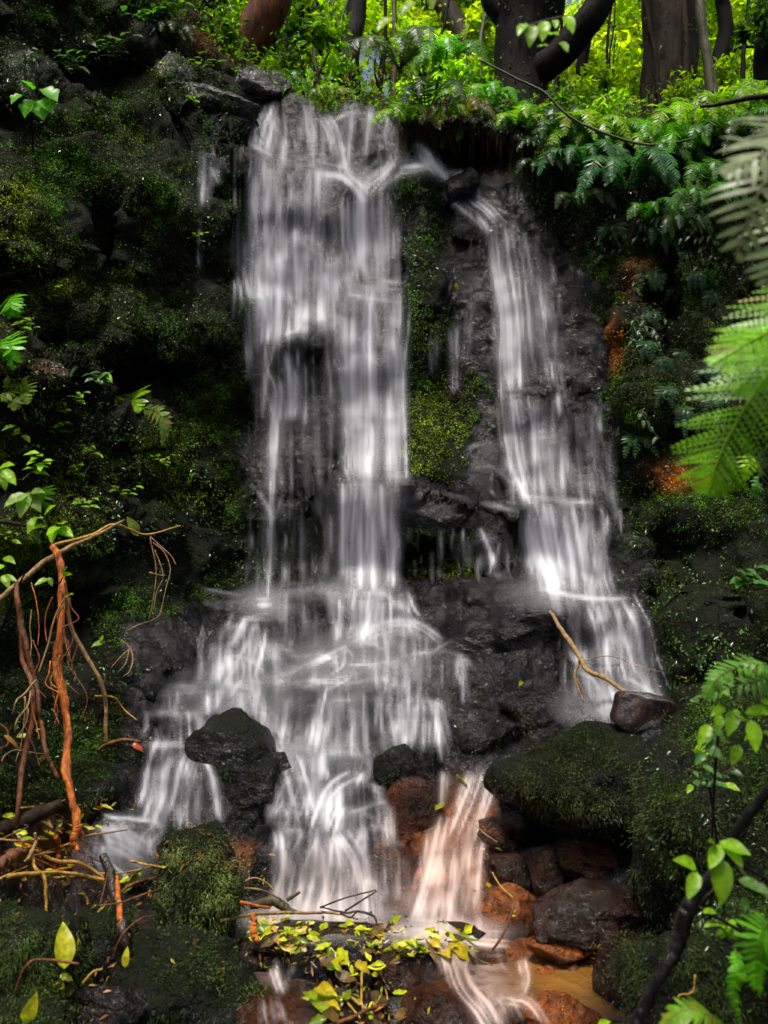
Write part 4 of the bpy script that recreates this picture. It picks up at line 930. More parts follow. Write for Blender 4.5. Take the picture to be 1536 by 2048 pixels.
# ------------------------------------------------------------------ builders: ferns, leafy plants, twigs, trees
def frond_mesh(pts, plen, pairs, col, hint, bip=0, seed=0, mat=None, wid=.85):
    g = np.random.default_rng(seed)
    p = spline(pts, n=max(24, pairs)); n = len(p)
    t = np.gradient(p, axis=0); t = unit(t)
    h = np.asarray(hint, float)
    s = unit(np.cross(t, np.broadcast_to(h, t.shape))); nn = unit(np.cross(s, t))
    L = np.linalg.norm(np.diff(p, axis=0), axis=1).sum()
    V, F, C = [], [], []
    def add(v, f, c):
        b = sum(len(x) for x in V); V.append(np.array(v)); F.append(np.array(f) + b); C.append(np.tile(c, (len(v), 1)))
    tv, tf = tube(p, [L * .010, L * .003], 4)
    add(tv, tf, np.asarray(col) * np.array([1.1, .8, .8]))
    sp = L / pairs
    for i in range(pairs):
        q = .05 + .95 * (i + .5) / pairs
        x = q * (n - 1); j = min(int(x), n - 2); fr = x - j
        b = p[j] * (1 - fr) + p[j + 1] * fr
        pl = plen * min(1, q * 3.2 + .35) * (1 - q ** 2.2) ** .9 + plen * .05
        for sg in (-1, 1):
            ang = .35 + .35 * q + g.normal() * .06
            d = unit(s[j] * sg * math.cos(ang) + t[j] * math.sin(ang) - nn[j] * (.18 + g.normal() * .1))
            w = sp * wid * .5
            c = np.asarray(col) * g.uniform(.75, 1.3)
            tdir = unit(np.cross(nn[j], d))
            l = pl * g.uniform(.72, 1.15)
            if g.uniform() < .04: continue
            if pairs > 16 and g.uniform() < .05: c = c * np.array([1.6, .7, .5])
            if not bip:
                m = b + d * l * .45
                add([b - tdir * w * .7, b + tdir * w * .7, m + tdir * w, b + d * l * .8 + tdir * w * .55 - nn[j] * l * .05, b + d * l - nn[j] * l * .12, b + d * l * .8 - tdir * w * .55 - nn[j] * l * .05, m - tdir * w],
                    [[0, 1, 2], [0, 2, 6], [6, 2, 3], [6, 3, 5], [5, 3, 4]], c)
            else:
                for k in range(bip):
                    z = (k + .5) / bip
                    pb = b + d * l * z - nn[j] * l * .12 * z * z
                    ll = sp * .62 * (1 - z ** 2) ** .6 + sp * .08
                    ww = l / bip * .46
                    for s2 in (-1, 1):
                        e = unit(tdir * s2 + d * .45)
                        f_ = unit(d)
                        add([pb - f_ * ww * .6, pb + e * ll * .55 - f_ * ww, pb + e * ll, pb + e * ll * .5 + f_ * ww], [[0, 1, 2], [0, 2, 3]], c * g.uniform(.85, 1.15))
    return mesh('frond', np.vstack(V), np.vstack(F), mat or M_LEAF, cols=np.vstack(C), smooth=False)
def rooted(e, base):                                   # a stem back to the ground or wall the plant grows from
    h = bvh2.find_nearest(Vector(base))
    if h[0] is None or not .05 < h[3] < 1.5: return
    a_ = np.array(h[0][:]) - np.asarray(base)
    V, F = tube(spline([a_, a_ * .5 + np.array([0, 0, .12 * h[3]]), np.zeros(3)], n=10), [.005, .004], 5)
    obj('stem', mesh('stem', V, F, M_BARKDARK), e)
def fern(label, base, fronds, col, group=None, name='fern', bip=0, pl=.23, pairs=26, hint=(0, -.6, .8), seed=0, mat=None, wid=.85):
    base = np.asarray(base, float); e = empty(name, base)
    for k, pts in enumerate(fronds):
        pts = np.asarray(pts, float); L = np.linalg.norm(np.diff(pts, axis=0), axis=1).sum()
        cc = np.asarray(col) * random.uniform(.75, 1.3)
        obj('frond', frond_mesh(pts - base, L * pl, pairs, cc, hint, bip, seed * 31 + k, mat, wid), e)
    if name == 'tree_fern':
        ft = np.array([1.25, base[1] + .1, .1]) - base
        V, F = tube(spline([ft, ft * .45 + np.array([.04, 0, 0]), np.zeros(3)], n=20), [.075, .06, .03], 12, .3, 3); obj('trunk', mesh('trunk', V, F, M_BARKDARK), e)
    else: rooted(e, base)
    tag(e, label, 'fern', group)
    return e
def auto_fronds(base, n, L, out, spread=1.0, lift=.6, droop=.9, seed=0):
    g = np.random.default_rng(seed); out = unit(np.asarray(out, float)); r = []
    side = unit(np.cross(out, [0, 0, 1.]))
    for k in range(n):
        a = (k + .5) / n * 2 - 1 + g.normal() * .12
        d = unit(out * (.35 + .65 * math.cos(a * 1.2)) + side * math.sin(a * 1.35) * spread)
        l = L * g.uniform(.7, 1.15)
        r.append([base, base + d * l * .35 + np.array([0, 0, lift * l * .35]), base + d * l * .72 + np.array([0, 0, l * (lift * .45 - droop * .18)]), base + d * l * .95 + np.array([0, 0, l * (lift * .3 - droop * .6)])])
    return r
def leaf_mesh(col, width=.5, fold=.18, curl=.25, lobes=0, name='leaf', mat=None, seed=0, seg=8):
    g = np.random.default_rng(seed)
    t = np.linspace(0, 1, seg + 1)
    w = np.sin(np.pi * t ** .8) ** .85 * width / 2 + .004
    if lobes: w *= 1 + .22 * np.sin(t * np.pi * 2 * lobes)
    z = -curl * t ** 2 + g.normal(size=seg + 1) * .012
    mid = np.stack([0 * t, t, z], -1)
    lf = mid + np.stack([-w, 0 * t, w * fold * 2 + g.normal(size=seg + 1) * .012], -1); rt = mid + np.stack([w, 0 * t, w * fold * 2 + g.normal(size=seg + 1) * .012], -1)
    V = np.vstack([lf, mid, rt]); n = seg + 1; i = np.arange(seg)
    F = np.vstack([np.stack([i, n + i, n + i + 1, i + 1], -1), np.stack([n + i, 2 * n + i, 2 * n + i + 1, n + i + 1], -1)])
    c = np.tile(np.asarray(col, float), (len(V), 1)); c[n:2 * n] *= 1.25
    return mesh(name, V, F, mat or M_LEAF, cols=c)
def place_leaf(me, pos, direc, up, size, parent=None, name='leaf', base=None):
    from mathutils import Matrix
    y = Vector(unit(np.asarray(direc, float))); z = Vector(np.asarray(up, float)); x = y.cross(z)
    if x.length < 1e-4: x = Vector((1, 0, 0))
    x.normalize(); z = x.cross(y)
    o = obj(name, me, parent)
    b = np.zeros(3) if base is None else np.asarray(base)
    M = Matrix((x, y, z)).transposed().to_4x4() @ Matrix.Scale(size, 4)
    M.translation = Vector(np.asarray(pos) - b)
    o.matrix_local = M
    return o
G_BRIGHT = (.085, .30, .008); G_YEL = (.17, .33, .008); G_MID = (.042, .145, .014); G_DARK = (.022, .055, .014); G_TEAL = (.045, .15, .055); G_GREY = (.10, .15, .08)
BANK = {}
def bank(key, col, **kw):
    if key not in BANK: BANK[key] = [leaf_mesh(np.array(col) * f, seed=j, **kw) for j, f in enumerate((.75, .95, 1.15, 1.3))]
    return random.choice(BANK[key])
def leafy(label, stems, nleaf, size, key, col, group=None, name='leafy_plant', stem_r=.004, stem_mat=None, droop=.35, explicit=None, cat='plant', **kw):
    base = np.asarray(stems[0][0], float); e = empty(name, base)
    for s in stems:
        p = spline(s, n=16)
        V, F = tube(p - base, [stem_r, stem_r * .5], 5)
        obj('stem', mesh('stem', V, F, stem_mat or M_BARKMOSS), e)
        for k in range(nleaf):
            q = .25 + .75 * (k + .6) / nleaf
            b = p[min(int(q * (len(p) - 1)), len(p) - 1)]
            t = unit(p[-1] - p[0])
            a = k * 2.4 + random.uniform(-.4, .4)
            d = unit(np.array([math.cos(a), -abs(math.sin(a)) * .7 - .15, -droop + random.uniform(-.25, .35)]) + t * .35)
            place_leaf(bank(key, col, **kw), b, d, (random.uniform(-.3, .3), -.55, .8), size * random.uniform(.7, 1.25), e, base=base)
    rooted(e, base)
    for (b, d, up, sz) in explicit or []:
        place_leaf(bank(key, col, **kw), b, d, up, sz, e, base=base)
    tag(e, label, cat, group)
    return e
def twig(label, pts, r, mat, name='twig', cat='twig', sides=6, branches=(), rough=.15, group=None):
    p = spline(pts, n=max(20, 8 * len(pts)))
    base = p[0]
    g = np.random.default_rng(int(abs(base[0] * 997 + base[2] * 331)) + 1)
    p = p + np.cumsum(g.normal(size=p.shape), 0) * np.mean(r) * .12
    V, F = tube(p - base, r, sides, rough, 3)
    me = mesh(name, V, F, mat)
    if branches:
        e = empty(name, base); obj('stem', me, e)
        for bp, br in branches:
            q = spline(bp, n=16); V, F = tube(q - base, br, 5, rough, 5); obj('side_branch', mesh('side_branch', V, F, mat), e)
        o = e
    else: o = obj(name, me, None, base)
    tag(o, label, cat, group)
    return o
def leafcloud(c, rad, n, size, col, seed, var=.5, shell=.5, asp=.5):
    g = np.random.default_rng(seed)
    c = np.asarray(c, float)
    k = max(5, n // 260)
    cl = g.normal(size=(k, 3)); cl = cl / np.linalg.norm(cl, axis=1)[:, None] * g.uniform(.25, 1, (k, 1)) ** shell
    i = g.integers(0, k, n)
    q = cl[i] + g.normal(size=(n, 3)) * .20
    p = c + q * np.asarray(rad)
    br = g.uniform(1 - var, 1 + var, (k, 1))[i]
    n_ = unit(g.normal(size=(n, 3)) + np.array([0, -.2, .6]))
    cc = np.asarray(col) * br * g.uniform(.7, 1.35, (n, 1))
    return leaflets(p, n_, size, asp, cc, seed + 1, .2, 1, .0)
def tree(label, trunk_pts, rad, mat, crowns, name='tree', limbs=(), sides=18, rough=.18, group=None, leaf=.10, cat='tree'):
    p = spline(trunk_pts, n=36); base = p[0]; e = empty(name, base)
    V, F = tube(p - base, rad, sides, rough, 7); tr = obj('trunk', mesh('trunk', V, F, mat), e)
    if sides > 20:
        g = np.random.default_rng(int(abs(base[0]) * 50)); k = g.integers(0, len(V) * 2 // 3, 420); m = V[k] + g.normal(size=(420, 3)) * .02
        V2, F2, C2 = leaflets(m, unit(np.stack([g.normal(size=420), -np.ones(420), .5 * np.ones(420)], -1)), .045, .5, np.array([.02, .035, .008]) * g.uniform(.4, 2.6, (420, 1)), 5, .2, 1, .02)
        tag(obj('epiphyte', mesh('epiphyte', V2, F2, M_FAR, cols=C2, smooth=False), tr), kind='stuff')
    for lp_, lr in limbs:
        q = spline(lp_, n=20); V, F = tube(q - base, lr, 10, rough, 9); obj('limb', mesh('limb', V, F, mat), e)
    for k, (c, r_, n, col) in enumerate(crowns):
        V, F, C = leafcloud(np.asarray(c) - base, r_, n, leaf, col, 900 + k + int(abs(base[0]) * 100))
        obj('crown', mesh('crown', V, F, M_FAR, cols=C, smooth=False), e)
    tag(e, label, cat, group)
    return e
# ------------------------------------------------------------------ forest above the fall
LG1 = (.28, .44, .010); LG2 = (.15, .29, .012); LG3 = (.05, .11, .014); LG4 = (.40, .53, .010)
def up(p, dz, dx=0, dy=0): return np.asarray(p) + np.array([dx, dy, dz])
def crown_over(p, r=1.6, n=1500, col=LG2): return (up(p, 0), (r, r, r * .7), n, col)
a = P(455, 150, 8.1)
tree('leaning red-brown trunk at the head of the fall, left of centre', [a, P(505, 70, 8.1), P(548, -20, 8.1), P(590, -160, 8.3), P(600, -420, 8.6)], [.16, .19, .17, .15, .10], M_BARKRED,
     [(P(640, -560, 8.8), (1.6, 1.4, .9), 400, LG2)], limbs=[([P(470, 125, 8.0), P(430, 130, 7.8), P(400, 160, 7.6)], [.10, .05])])
tree('slim black trunk left of the fall head, behind bright leaves', [P(700, 230, 9.2), P(697, 110, 9.2), P(712, 30, 9.3), P(716, -80, 9.4), P(700, -420, 9.8)], [.12, .10, .08], M_BARKDARK, [(P(700, -560, 10), (1.6, 1.6, 1.0), 466, LG1)])
tree('pale grey-brown trunk leaning left above the fall head', [P(945, 240, 10.6), P(935, 100, 10.8), P(905, 40, 11.0), P(872, -30, 11.2), P(820, -300, 11.6)], [.16, .14, .12], M_BARKBROWN, [(P(800, -480, 12), (2, 1.8, 1.2), 533, LG1)])
tree('massive black trunk with a forked limb above the right stream', [P(1040, 260, 8.0), P(1042, 150, 8.0), P(1050, 60, 8.0), P(1060, -60, 8.0), P(1080, -300, 8.2), P(1100, -600, 8.6)], [.30, .25, .27, .34, .30, .2], M_BARKDARK,
     [(P(1120, -760, 8.8), (2.6, 1.8, 1.2), 866, LG2)], limbs=[([P(1060, 150, 7.95), P(1110, 120, 7.8), P(1150, 70, 7.7), P(1195, 10, 7.6), P(1260, -120, 7.6)], [.16, .15, .14, .13, .11]), ([P(1020, 40, 8), P(985, 0, 8), P(960, -120, 8.1)], [.14, .10])], sides=24)
tree('thick furrowed brown trunk at upper right wrapped by thin climbing stems', [P(1335, 280, 8.3), P(1335, 190, 8.3), P(1338, 90, 8.3), P(1340, -20, 8.3), P(1345, -320, 8.5), P(1360, -640, 8.8)], [.34, .26, .23, .23, .22, .14], M_BARKBROWN,
     [(P(1380, -780, 8.8), (2.4, 1.8, 1.2), 800, LG2)], limbs=[([P(1318, 230, 8.05), P(1312, 120, 8.02), P(1298, 50, 8.0), P(1290, -60, 8.0), P(1296, -300, 8.2)], [.025, .022, .02]), ([P(1365, 240, 8.05), P(1372, 120, 8.03), P(1368, -20, 8.05), P(1360, -300, 8.2)], [.04, .03, .03]), ([P(1290, 270, 8.2), P(1270, 250, 8.0), P(1240, 262, 7.8)], [.12, .05]), ([P(1380, 270, 8.2), P(1400, 262, 8.0), P(1430, 280, 7.9)], [.12, .05])], sides=28, rough=.26)
tree('slender olive sapling right of the thick furrowed trunk', [P(1450, 330, 7.2), P(1432, 250, 7.2), P(1420, 150, 7.2), P(1405, 60, 7.2), P(1398, -40, 7.2), P(1390, -300, 7.3)], [.05, .045, .04], M_BARKMOSS, [(P(1390, -460, 7.3), (1, 1, .7), 233, LG1)], sides=10)
tree('dark bent trunk behind the slender olive sapling', [P(1430, 180, 10), P(1438, 130, 10), P(1452, 70, 10), P(1448, 20, 10), P(1440, -60, 10), P(1440, -320, 10.4)], [.10, .08, .07], M_BARKDARK, [(P(1440, -480, 10.6), (1.6, 1.6, 1), 400, LG1)], limbs=[([P(1440, 120, 10), P(1480, 96, 9.9), P(1520, 94, 9.8)], [.03, .012])])
tree('thin dark trunk right of the forked limb', [P(1160, 190, 9.5), P(1165, 120, 9.5), P(1178, 50, 9.5), P(1185, -30, 9.6), P(1190, -300, 9.8)], [.06, .055, .045], M_BARKDARK, [(P(1190, -440, 9.8), (1.4, 1.4, .9), 333, LG4)], sides=10)
tree('tree with a dark leafy mass at the top right corner', [P(1540, 260, 8.6), P(1536, 120, 8.6), P(1545, 0, 8.7), P(1550, -200, 8.8)], [.14, .12, .10], M_BARKDARK, [(P(1510, 70, 8.5), (.18, .3, .28), 420, LG3), (P(1560, -330, 9), (1.4, 1.4, 1), 400, LG2)])
tree('dark trunk half hidden at the far upper left', [P(120, 150, 7.3), P(125, 60, 7.4), P(110, -20, 7.4), P(100, -250, 7.5)], [.10, .085, .07], M_BARKDARK, [(P(90, -420, 7.6), (1.4, 1.2, .8), 333, LG3)])
# thin saplings: individuals, told apart by where they stand
SAP = [(640, 210, 632, -40, 9.0, .030), (575, 190, 585, -40, 8.9, .022), (600, 205, 690, 20, 8.6, .016), (668, 215, 662, -30, 9.6, .026), (752, 225, 770, -40, 10.0, .030), (790, 225, 800, -40, 10.4, .04),
       (828, 225, 850, -60, 11.0, .05), (868, 215, 905, -40, 9.4, .022), (975, 225, 985, -40, 9.0, .03), (1210, 230, 1225, -40, 9.2, .018), (1245, 240, 1230, 20, 9.8, .014), (1480, 250, 1500, -40, 9.2, .03), (1120, 250, 1125, 20, 8.8, .02), (545, 150, 640, -30, 9.1, .02)]
names = ['beside the slim black trunk', 'right of the red-brown trunk', 'slanting across the bright leaves left of the fall head', 'just left of the slim black trunk', 'right of the slim black trunk', 'behind the middle of the fall head', 'thickest of those behind the fall head',
         'in front of the pale leaning trunk', 'left of the massive black trunk', 'in the bright gap right of the forked limb', 'thinnest in the bright gap beside the furrowed trunk', 'at the right edge among the ferns', 'under the forked limb', 'slanting out from behind the red-brown trunk']
for (u0, v0, u1, v1, Y, r), nm in zip(SAP, names):
    m_ = ((u0 + u1) / 2 + random.uniform(-22, 22), (v0 + v1) / 2)
    twig('thin dark sapling stem ' + nm, [P(u0, v0 + 25, Y), P(m_[0], m_[1], Y + .1), P(u1, v1, Y + .2), P(u1 + (u1 - u0) * .6, v1 - 250, Y + .3)], [r, r * .8, r * .6], random.choice([M_BARKDARK, M_BARKDARK, M_BARKMOSS]), 'sapling', 'sapling', 7, group='saplings above the fall')
# leafy shrubs behind the lip
SH = [(560, 40, 9.2, 60, 60, LG2, 'right of the red-brown trunk'), (620, 120, 8.7, 70, 50, LG2, 'low beside the slim black trunk'), (650, 20, 10.2, 70, 50, LG1, 'at the top edge above the slim black trunk'), (760, 60, 11.0, 80, 70, LG4, 'brightest, behind the fall head'),
      (830, 150, 9.4, 60, 50, LG1, 'low behind the right half of the fall head'), (850, 30, 12.5, 80, 60, LG1, 'behind the pale leaning trunk'), (930, 190, 8.3, 60, 34, LG2, 'on the earth bank right of the fall head'), (965, 90, 10.5, 30, 60, LG4, 'between the pale and the massive trunk'),
      (1215, 90, 11.5, 70, 90, LG4, 'in the bright gap between the two big trunks'), (1200, 200, 9.4, 70, 50, LG1, 'low in the gap between the two big trunks'), (1120, 215, 8.2, 60, 36, LG2, 'under the forked limb'), (1420, 60, 11.5, 60, 90, LG4, 'right of the furrowed trunk'),
      (1500, 150, 9.8, 70, 60, LG1, 'at the right edge above the ferns'), (1240, 255, 7.8, 70, 34, LG2, 'at the foot of the furrowed trunk'), (1390, 230, 8.0, 50, 40, LG1, 'between the furrowed trunk and the olive sapling'), (300, 40, 7.4, 90, 50, LG3, 'dull dark one at the upper left'), (200, 30, 7.2, 60, 40, LG3, 'dull dark one in the upper left corner'),
      (430, 40, 8.0, 50, 50, LG3, 'dark one left of the red-brown trunk'), (1060, 235, 7.7, 60, 26, LG3, 'over the dark hollow by the right stream')]
for k, (u, v, Y, ru, rv, col, nm) in enumerate(SH):
    c = P(u, v, Y); b = P(u, v + rv + 60, Y)
    e = empty('shrub', b)
    for j in range(3):
        q = spline([b, (b + c) / 2 + np.array([random.uniform(-.1, .1), 0, 0]), c + np.array([random.uniform(-.5, .5) * ru * Y / FPX, 0, random.uniform(0, .6) * rv * Y / FPX])], n=10)
        V, F = tube(q - b, [.018, .006], 5); obj('stem', mesh('stem', V, F, M_BARKDARK), e)
    V, F, C = leafcloud(c - b, (ru * Y / FPX * 1.25, .5, rv * Y / FPX * 1.25), 1500 if Y > 9 else 900, .075 + .006 * (Y - 8), col, 700 + k, .55, .5, .5)
    obj('crown', mesh('crown', V, F, M_FAR, cols=C, smooth=False), e)
    tag(e, 'leafy shrub ' + nm, 'shrub', 'shrubs above the fall')
# the wood farther back reads as one mass
parts = []; cs = []
g = np.random.default_rng(77)
for k in range(52):
    u = g.uniform(380, 1700); Y = g.uniform(13, 21); v = g.uniform(-160, 150)
    V, F, C = leafcloud(P(u, v, Y), (1.3, 1.0, 1.0), 1500, .15, np.array([LG1, LG4, LG2][k % 3]) * g.uniform(.7, 1.25), 1200 + k, .5, .4, .55)
    parts.append((V, F)); cs.append(C)
V, F = join(parts)
o = obj('distant_wood', mesh('distant_wood', V, F, M_FAR, cols=np.vstack(cs), smooth=False)); tag(o, 'bright yellow-green wood far behind the trunks above the fall', 'foliage', kind='stuff')

g = np.random.default_rng(78)
ci = g.integers(0, len(us), 30000); ri = nl + ns + (g.uniform(size=30000) ** 1.6 * 48).astype(int) - 4
ok_ = (g.uniform(size=30000) < .8 * np.clip(.05 + 1.5 * fbm(np.stack([us[ci] * .02, ri * .2, ri * 0.], -1), 3, 91), .05, 1)) & (us[ci] > 330) & (us[ci] < 1800); ci, ri = ci[ok_], ri[ok_]
hp = PT[ri, ci] + g.normal(size=(len(ci), 3)) * np.array([.1, .1, .03]) + np.array([0, 0, .05]); hp[:, 2] += np.abs(g.normal(size=len(ci))) * .10
V, F, C = leaflets(hp, np.tile([0, -.3, 1.], (len(hp), 1)), .05, .5, np.where(g.uniform(size=(len(hp), 1)) < .22, np.array([.07, .045, .016]), np.array([.04, .10, .010])) * g.uniform(.25, 1.9, (len(hp), 1)), 79, .3, 2, .05)
o = obj('undergrowth', mesh('undergrowth', V, F, M_FAR, cols=C, smooth=False)); tag(o, 'low green undergrowth covering the slope above the fall', 'ground cover', kind='stuff')

# ferns above the fall and on the right bank
def bankfern(label, u, v, Y, n, L, col, out=(0, -1, .1), group='ferns on the right bank', **kw):
    b = P(u, v, Y)
    return fern(label, b, auto_fronds(b, n, L, out, kw.pop('spread', 1.), kw.pop('lift', .75), kw.pop('droop', .9), int(u + v)), col, group, seed=int(u * 3 + v), **kw)
FN = [(1250, 385, 6.55, 7, .62, G_TEAL, 'large blue-green fern drooping over the middle of the right bank'), (1170, 340, 6.75, 6, .48, G_TEAL, 'blue-green fern left of the large blue-green one'), (1310, 345, 6.6, 6, .5, G_MID, 'mid green fern right of the large blue-green one'),
      (1120, 290, 7.0, 6, .45, G_MID, 'fern on the lip above the right stream'), (1050, 262, 7.2, 6, .42, G_MID, 'fern over the dark hollow left of the massive trunk foot'), (1380, 320, 6.6, 7, .5, G_BRIGHT, 'bright fern between the furrowed trunk and the pale foreground fronds'),
      (1440, 380, 6.2, 6, .5, G_MID, 'fern at the right edge of the bank behind the pale fronds'), (1220, 300, 7.0, 6, .5, G_BRIGHT, 'bright fern at the foot of the furrowed trunk'), (1450, 250, 7.2, 7, .6, G_YEL, 'yellow-green fern on the right under the olive sapling'), (1510, 230, 7.4, 7, .6, G_YEL, 'yellow-green fern cut by the right edge'),
      (980, 215, 7.5, 6, .4, G_BRIGHT, 'bright feathery fern hanging on the earth bank right of the fall head'), (920, 210, 7.7, 6, .38, G_YEL, 'yellow-green fern at the left end of the earth bank'), (890, 150, 8.6, 7, .7, G_BRIGHT, 'upright fern behind the earth bank, below the pale trunk'), (800, 140, 9.0, 6, .8, G_GREY, 'pale fern arching behind the fall head'),
      (560, 185, 8.0, 5, .4, G_MID, 'small fern behind the left edge of the fall head'), (660, 208, 8.2, 6, .4, G_YEL, 'small yellow-green fern just behind the fall head'), (1290, 440, 6.2, 5, .35, G_MID, 'small fern below the large blue-green one'), (1360, 470, 6.0, 5, .35, G_DARK, 'dark fern below the bank top at right'),
      (1090, 350, 6.8, 5, .34, G_DARK, 'small dark fern beside the head of the right stream'), (1160, 420, 6.6, 5, .34, G_DARK, 'dark glossy fern above the right wall'), (330, 90, 7.4, 6, .4, G_DARK, 'dark fern among the plants at upper left'), (1400, 420, 6.0, 6, .4, G_MID, 'fern hanging under the bank at right behind the pale fronds')]
for f in FN: bankfern(f[6], f[0], f[1], f[2] - .12, f[3] + 2, f[4] * .82, f[5], pairs=34, pl=.21, wid=.66)
for k in range(20):
    u = 815 + k * 37 + random.uniform(-14, 14); v = np.interp(u, VTOP[:, 0], VTOP[:, 1]) + random.uniform(-22, 55); Y = float(depth(np.array([u]), np.array([v + 8.]))[0]) - .05
    nm = 'over the dark hollow' if u < 1000 else 'below the massive trunk' if u < 1130 else 'left of the furrowed trunk' if u < 1290 else 'below the furrowed trunk' if u < 1400 else 'at the right edge'
    bankfern('drooping fern in the fringe along the bank top ' + nm, u, v, Y, random.choice([4, 5, 6]), random.uniform(.22, .5), random.choice([G_MID, G_BRIGHT, G_DARK, G_YEL, (.09, .07, .02)]), group='fern fringe along the bank top', pairs=24, pl=.22, wid=.7, lift=random.uniform(.3, .9))
g = np.random.default_rng(81)
hu = np.concatenate([g.normal(c_, 14, 60) for c_ in (815, 850, 900, 985, 1030, 1100)] + [g.uniform(790, 1200, 540)]); hv = np.interp(hu, VTOP[:, 0], VTOP[:, 1]) + g.uniform(-4, 40, 900)
hp = P(hu, hv, depth(hu, hv) - .06)
V, F, C = blades(hp, np.tile([0, -.25, -.6], (900, 1)), 2, g.choice([.03, .05, .08, .16], 900), .006, np.array([.04, .026, .013]) * g.uniform(.2, 1.6, (900, 1)), 82, 1.6, .35)
o = obj('dead_root_fringe', mesh('dead_root_fringe', V, F, M_MOSS, cols=C, smooth=False)); tag(o, 'brown dead rootlets and grass hanging from the overhanging earth bank', 'roots', kind='stuff')
# small hanging ferns on the right wall
HF = [(1310, 565), (1345, 590), (1372, 520), (1300, 640), (1335, 655), (1320, 730), (1360, 715), (1395, 640), (1290, 700), (1390, 560), (1330, 790), (1420, 600), (1365, 830)]
for k, (u, v) in enumerate(HF):
    b = Sf(u, v - 18, .03)
    fern('small dark glossy fern hanging on the right wall ' + ('above' if v < 640 else 'level with' if v < 740 else 'below') + ' the orange moss streak', b, [[b, up(b, -.05, .02 * s, -.06), up(b, -.16, .04 * s + random.uniform(-.03, .03), -.07)] for s in (-1.6, -.2, 1.3)], (.03, .075, .03), 'small ferns hanging on the right wall', pairs=11, pl=.3, seed=k + 50, hint=(0, -1, .2))
# ferns on the left wall
b = Sf(245, 795, .05)
fern('cluster of bright yellow-green fronds hanging at the middle of the left bank', b, [[b, P(u0, v0, b[1] - .24), P(u1, v1, b[1] - .30)] for u0, v0, u1, v1 in ((228, 800, 222, 828), (240, 802, 243, 832), (256, 800, 262, 838), (268, 796, 278, 822), (232, 792, 210, 812))], G_YEL, pairs=9, pl=.36, seed=3, hint=(0, -1, .2))
b = Sf(285, 815, .05)
fern('single long frond curving down beside the dark cave on the left bank', b, [[b, P(312, 822, b[1] - .26), P(328, 845, b[1] - .32), P(324, 893, b[1] - .32)]], (.10, .17, .03), pairs=20, pl=.13, seed=5, hint=(0, -1, .2))
b = Sf(18, 590, .05)
fern('bright frond hanging at the left edge under the mossy overhang', b, [[b, P(22, 605, b[1] - .2), P(16, 636, b[1] - .2)], [b, P(32, 612, b[1] - .08), P(34, 634, b[1] - .08)]], G_BRIGHT, pairs=11, pl=.3, seed=6, hint=(0, -1, .2))
b = Sf(2, 680, .05)
fern('two bright fronds hanging at the left edge above the brown stone', b, [[b, P(2, 690, b[1] - .2), P(6, 720, b[1] - .2)], [b, P(22, 690, b[1] - .2), P(26, 738, b[1] - .2)]], G_BRIGHT, pairs=10, pl=.26, seed=7, hint=(0, -1, .2))
b = Sf(38, 778, .05)
fern('rosette fern with dead fringe below the brown stone at left', b, [[b, P(u0, v0, b[1] - .2), P(u1, v1, b[1] - .24)] for u0, v0, u1, v1 in ((48, 780, 54, 806), (30, 790, 28, 820), (20, 782, 4, 800), (40, 768, 52, 760), (24, 770, 10, 762))], (.12, .19, .02), pairs=10, pl=.26, seed=8, hint=(0, -1, .2))
b = Sf(80, 975, .05)
fern('narrow bright frond hanging behind the seedlings at the left edge', b, [[b, P(88, 990, b[1] - .2), P(90, 1035, b[1] - .2)], [b, P(74, 1000, b[1] - .2), P(72, 1030, b[1] - .2)]], G_BRIGHT, pairs=14, pl=.22, seed=9, hint=(0, -1, .2))

# big fronds that lean into the frame from the right, close to the camera
b = P(1640, 500, 1.75)
fern('huge green tree-fern fronds reaching in from the right edge at mid height', b, [[b, P(1560, 640, 1.70), P(1490, 690, 1.66), P(1425, 730, 1.65)], [b, P(1580, 680, 1.8), P(1500, 800, 1.75), P(1440, 910, 1.75), P(1418, 985, 1.75)], [b, P(1590, 650, 1.72), P(1530, 720, 1.7), P(1470, 790, 1.68)]],
     (.15, .34, .008), pairs=34, pl=.26, bip=10, seed=11, hint=(.1, -.75, .65), name='tree_fern', wid=1.0)
b = P(1660, 200, 1.5)
fern('pale silvery fronds hanging in from the upper right edge, out of focus', b, [[b, P(1600, 280, 1.45), P(1520, 380, 1.4), P(1470, 520, 1.4)], [b, P(1620, 260, 1.4), P(1540, 300, 1.35), P(1450, 350, 1.35)], [b, P(1640, 380, 1.5), P(1580, 470, 1.45), P(1530, 570, 1.45)]], (.26, .32, .17), pairs=15, pl=.32, bip=0, seed=12, hint=(.1, -.75, .65), name='tree_fern', wid=.42)
b = P(1500, 905, 2.8)
fern('small bright frond hanging below the huge fronds at the right edge', b, [[b, P(1498, 930, 2.75), P(1492, 960, 2.75)]], G_YEL, pairs=10, pl=.34, seed=13, hint=(0, -1, .2))
b = P(1518, 950, 2.9)
fern('narrow dark frond beside the small bright frond at the right edge', b, [[b, P(1515, 970, 2.85), P(1508, 992, 2.85)]], G_MID, pairs=11, pl=.24, seed=14, hint=(0, -1, .2))
b = P(1560, 1345, 2.5)
fern('bright fern fronds at the right edge above the broad-leaved plant', b, [[b, P(1500, 1330, 2.45), P(1440, 1352, 2.4), P(1410, 1400, 2.4)], [b, P(1520, 1360, 2.5), P(1440, 1380, 2.5), P(1380, 1402, 2.5)], [b, P(1530, 1330, 2.4), P(1480, 1325, 2.4)]], (.10, .24, .03), pairs=18, pl=.2, seed=15, hint=(.1, -.6, .7))
b = P(1540, 1840, 1.9)
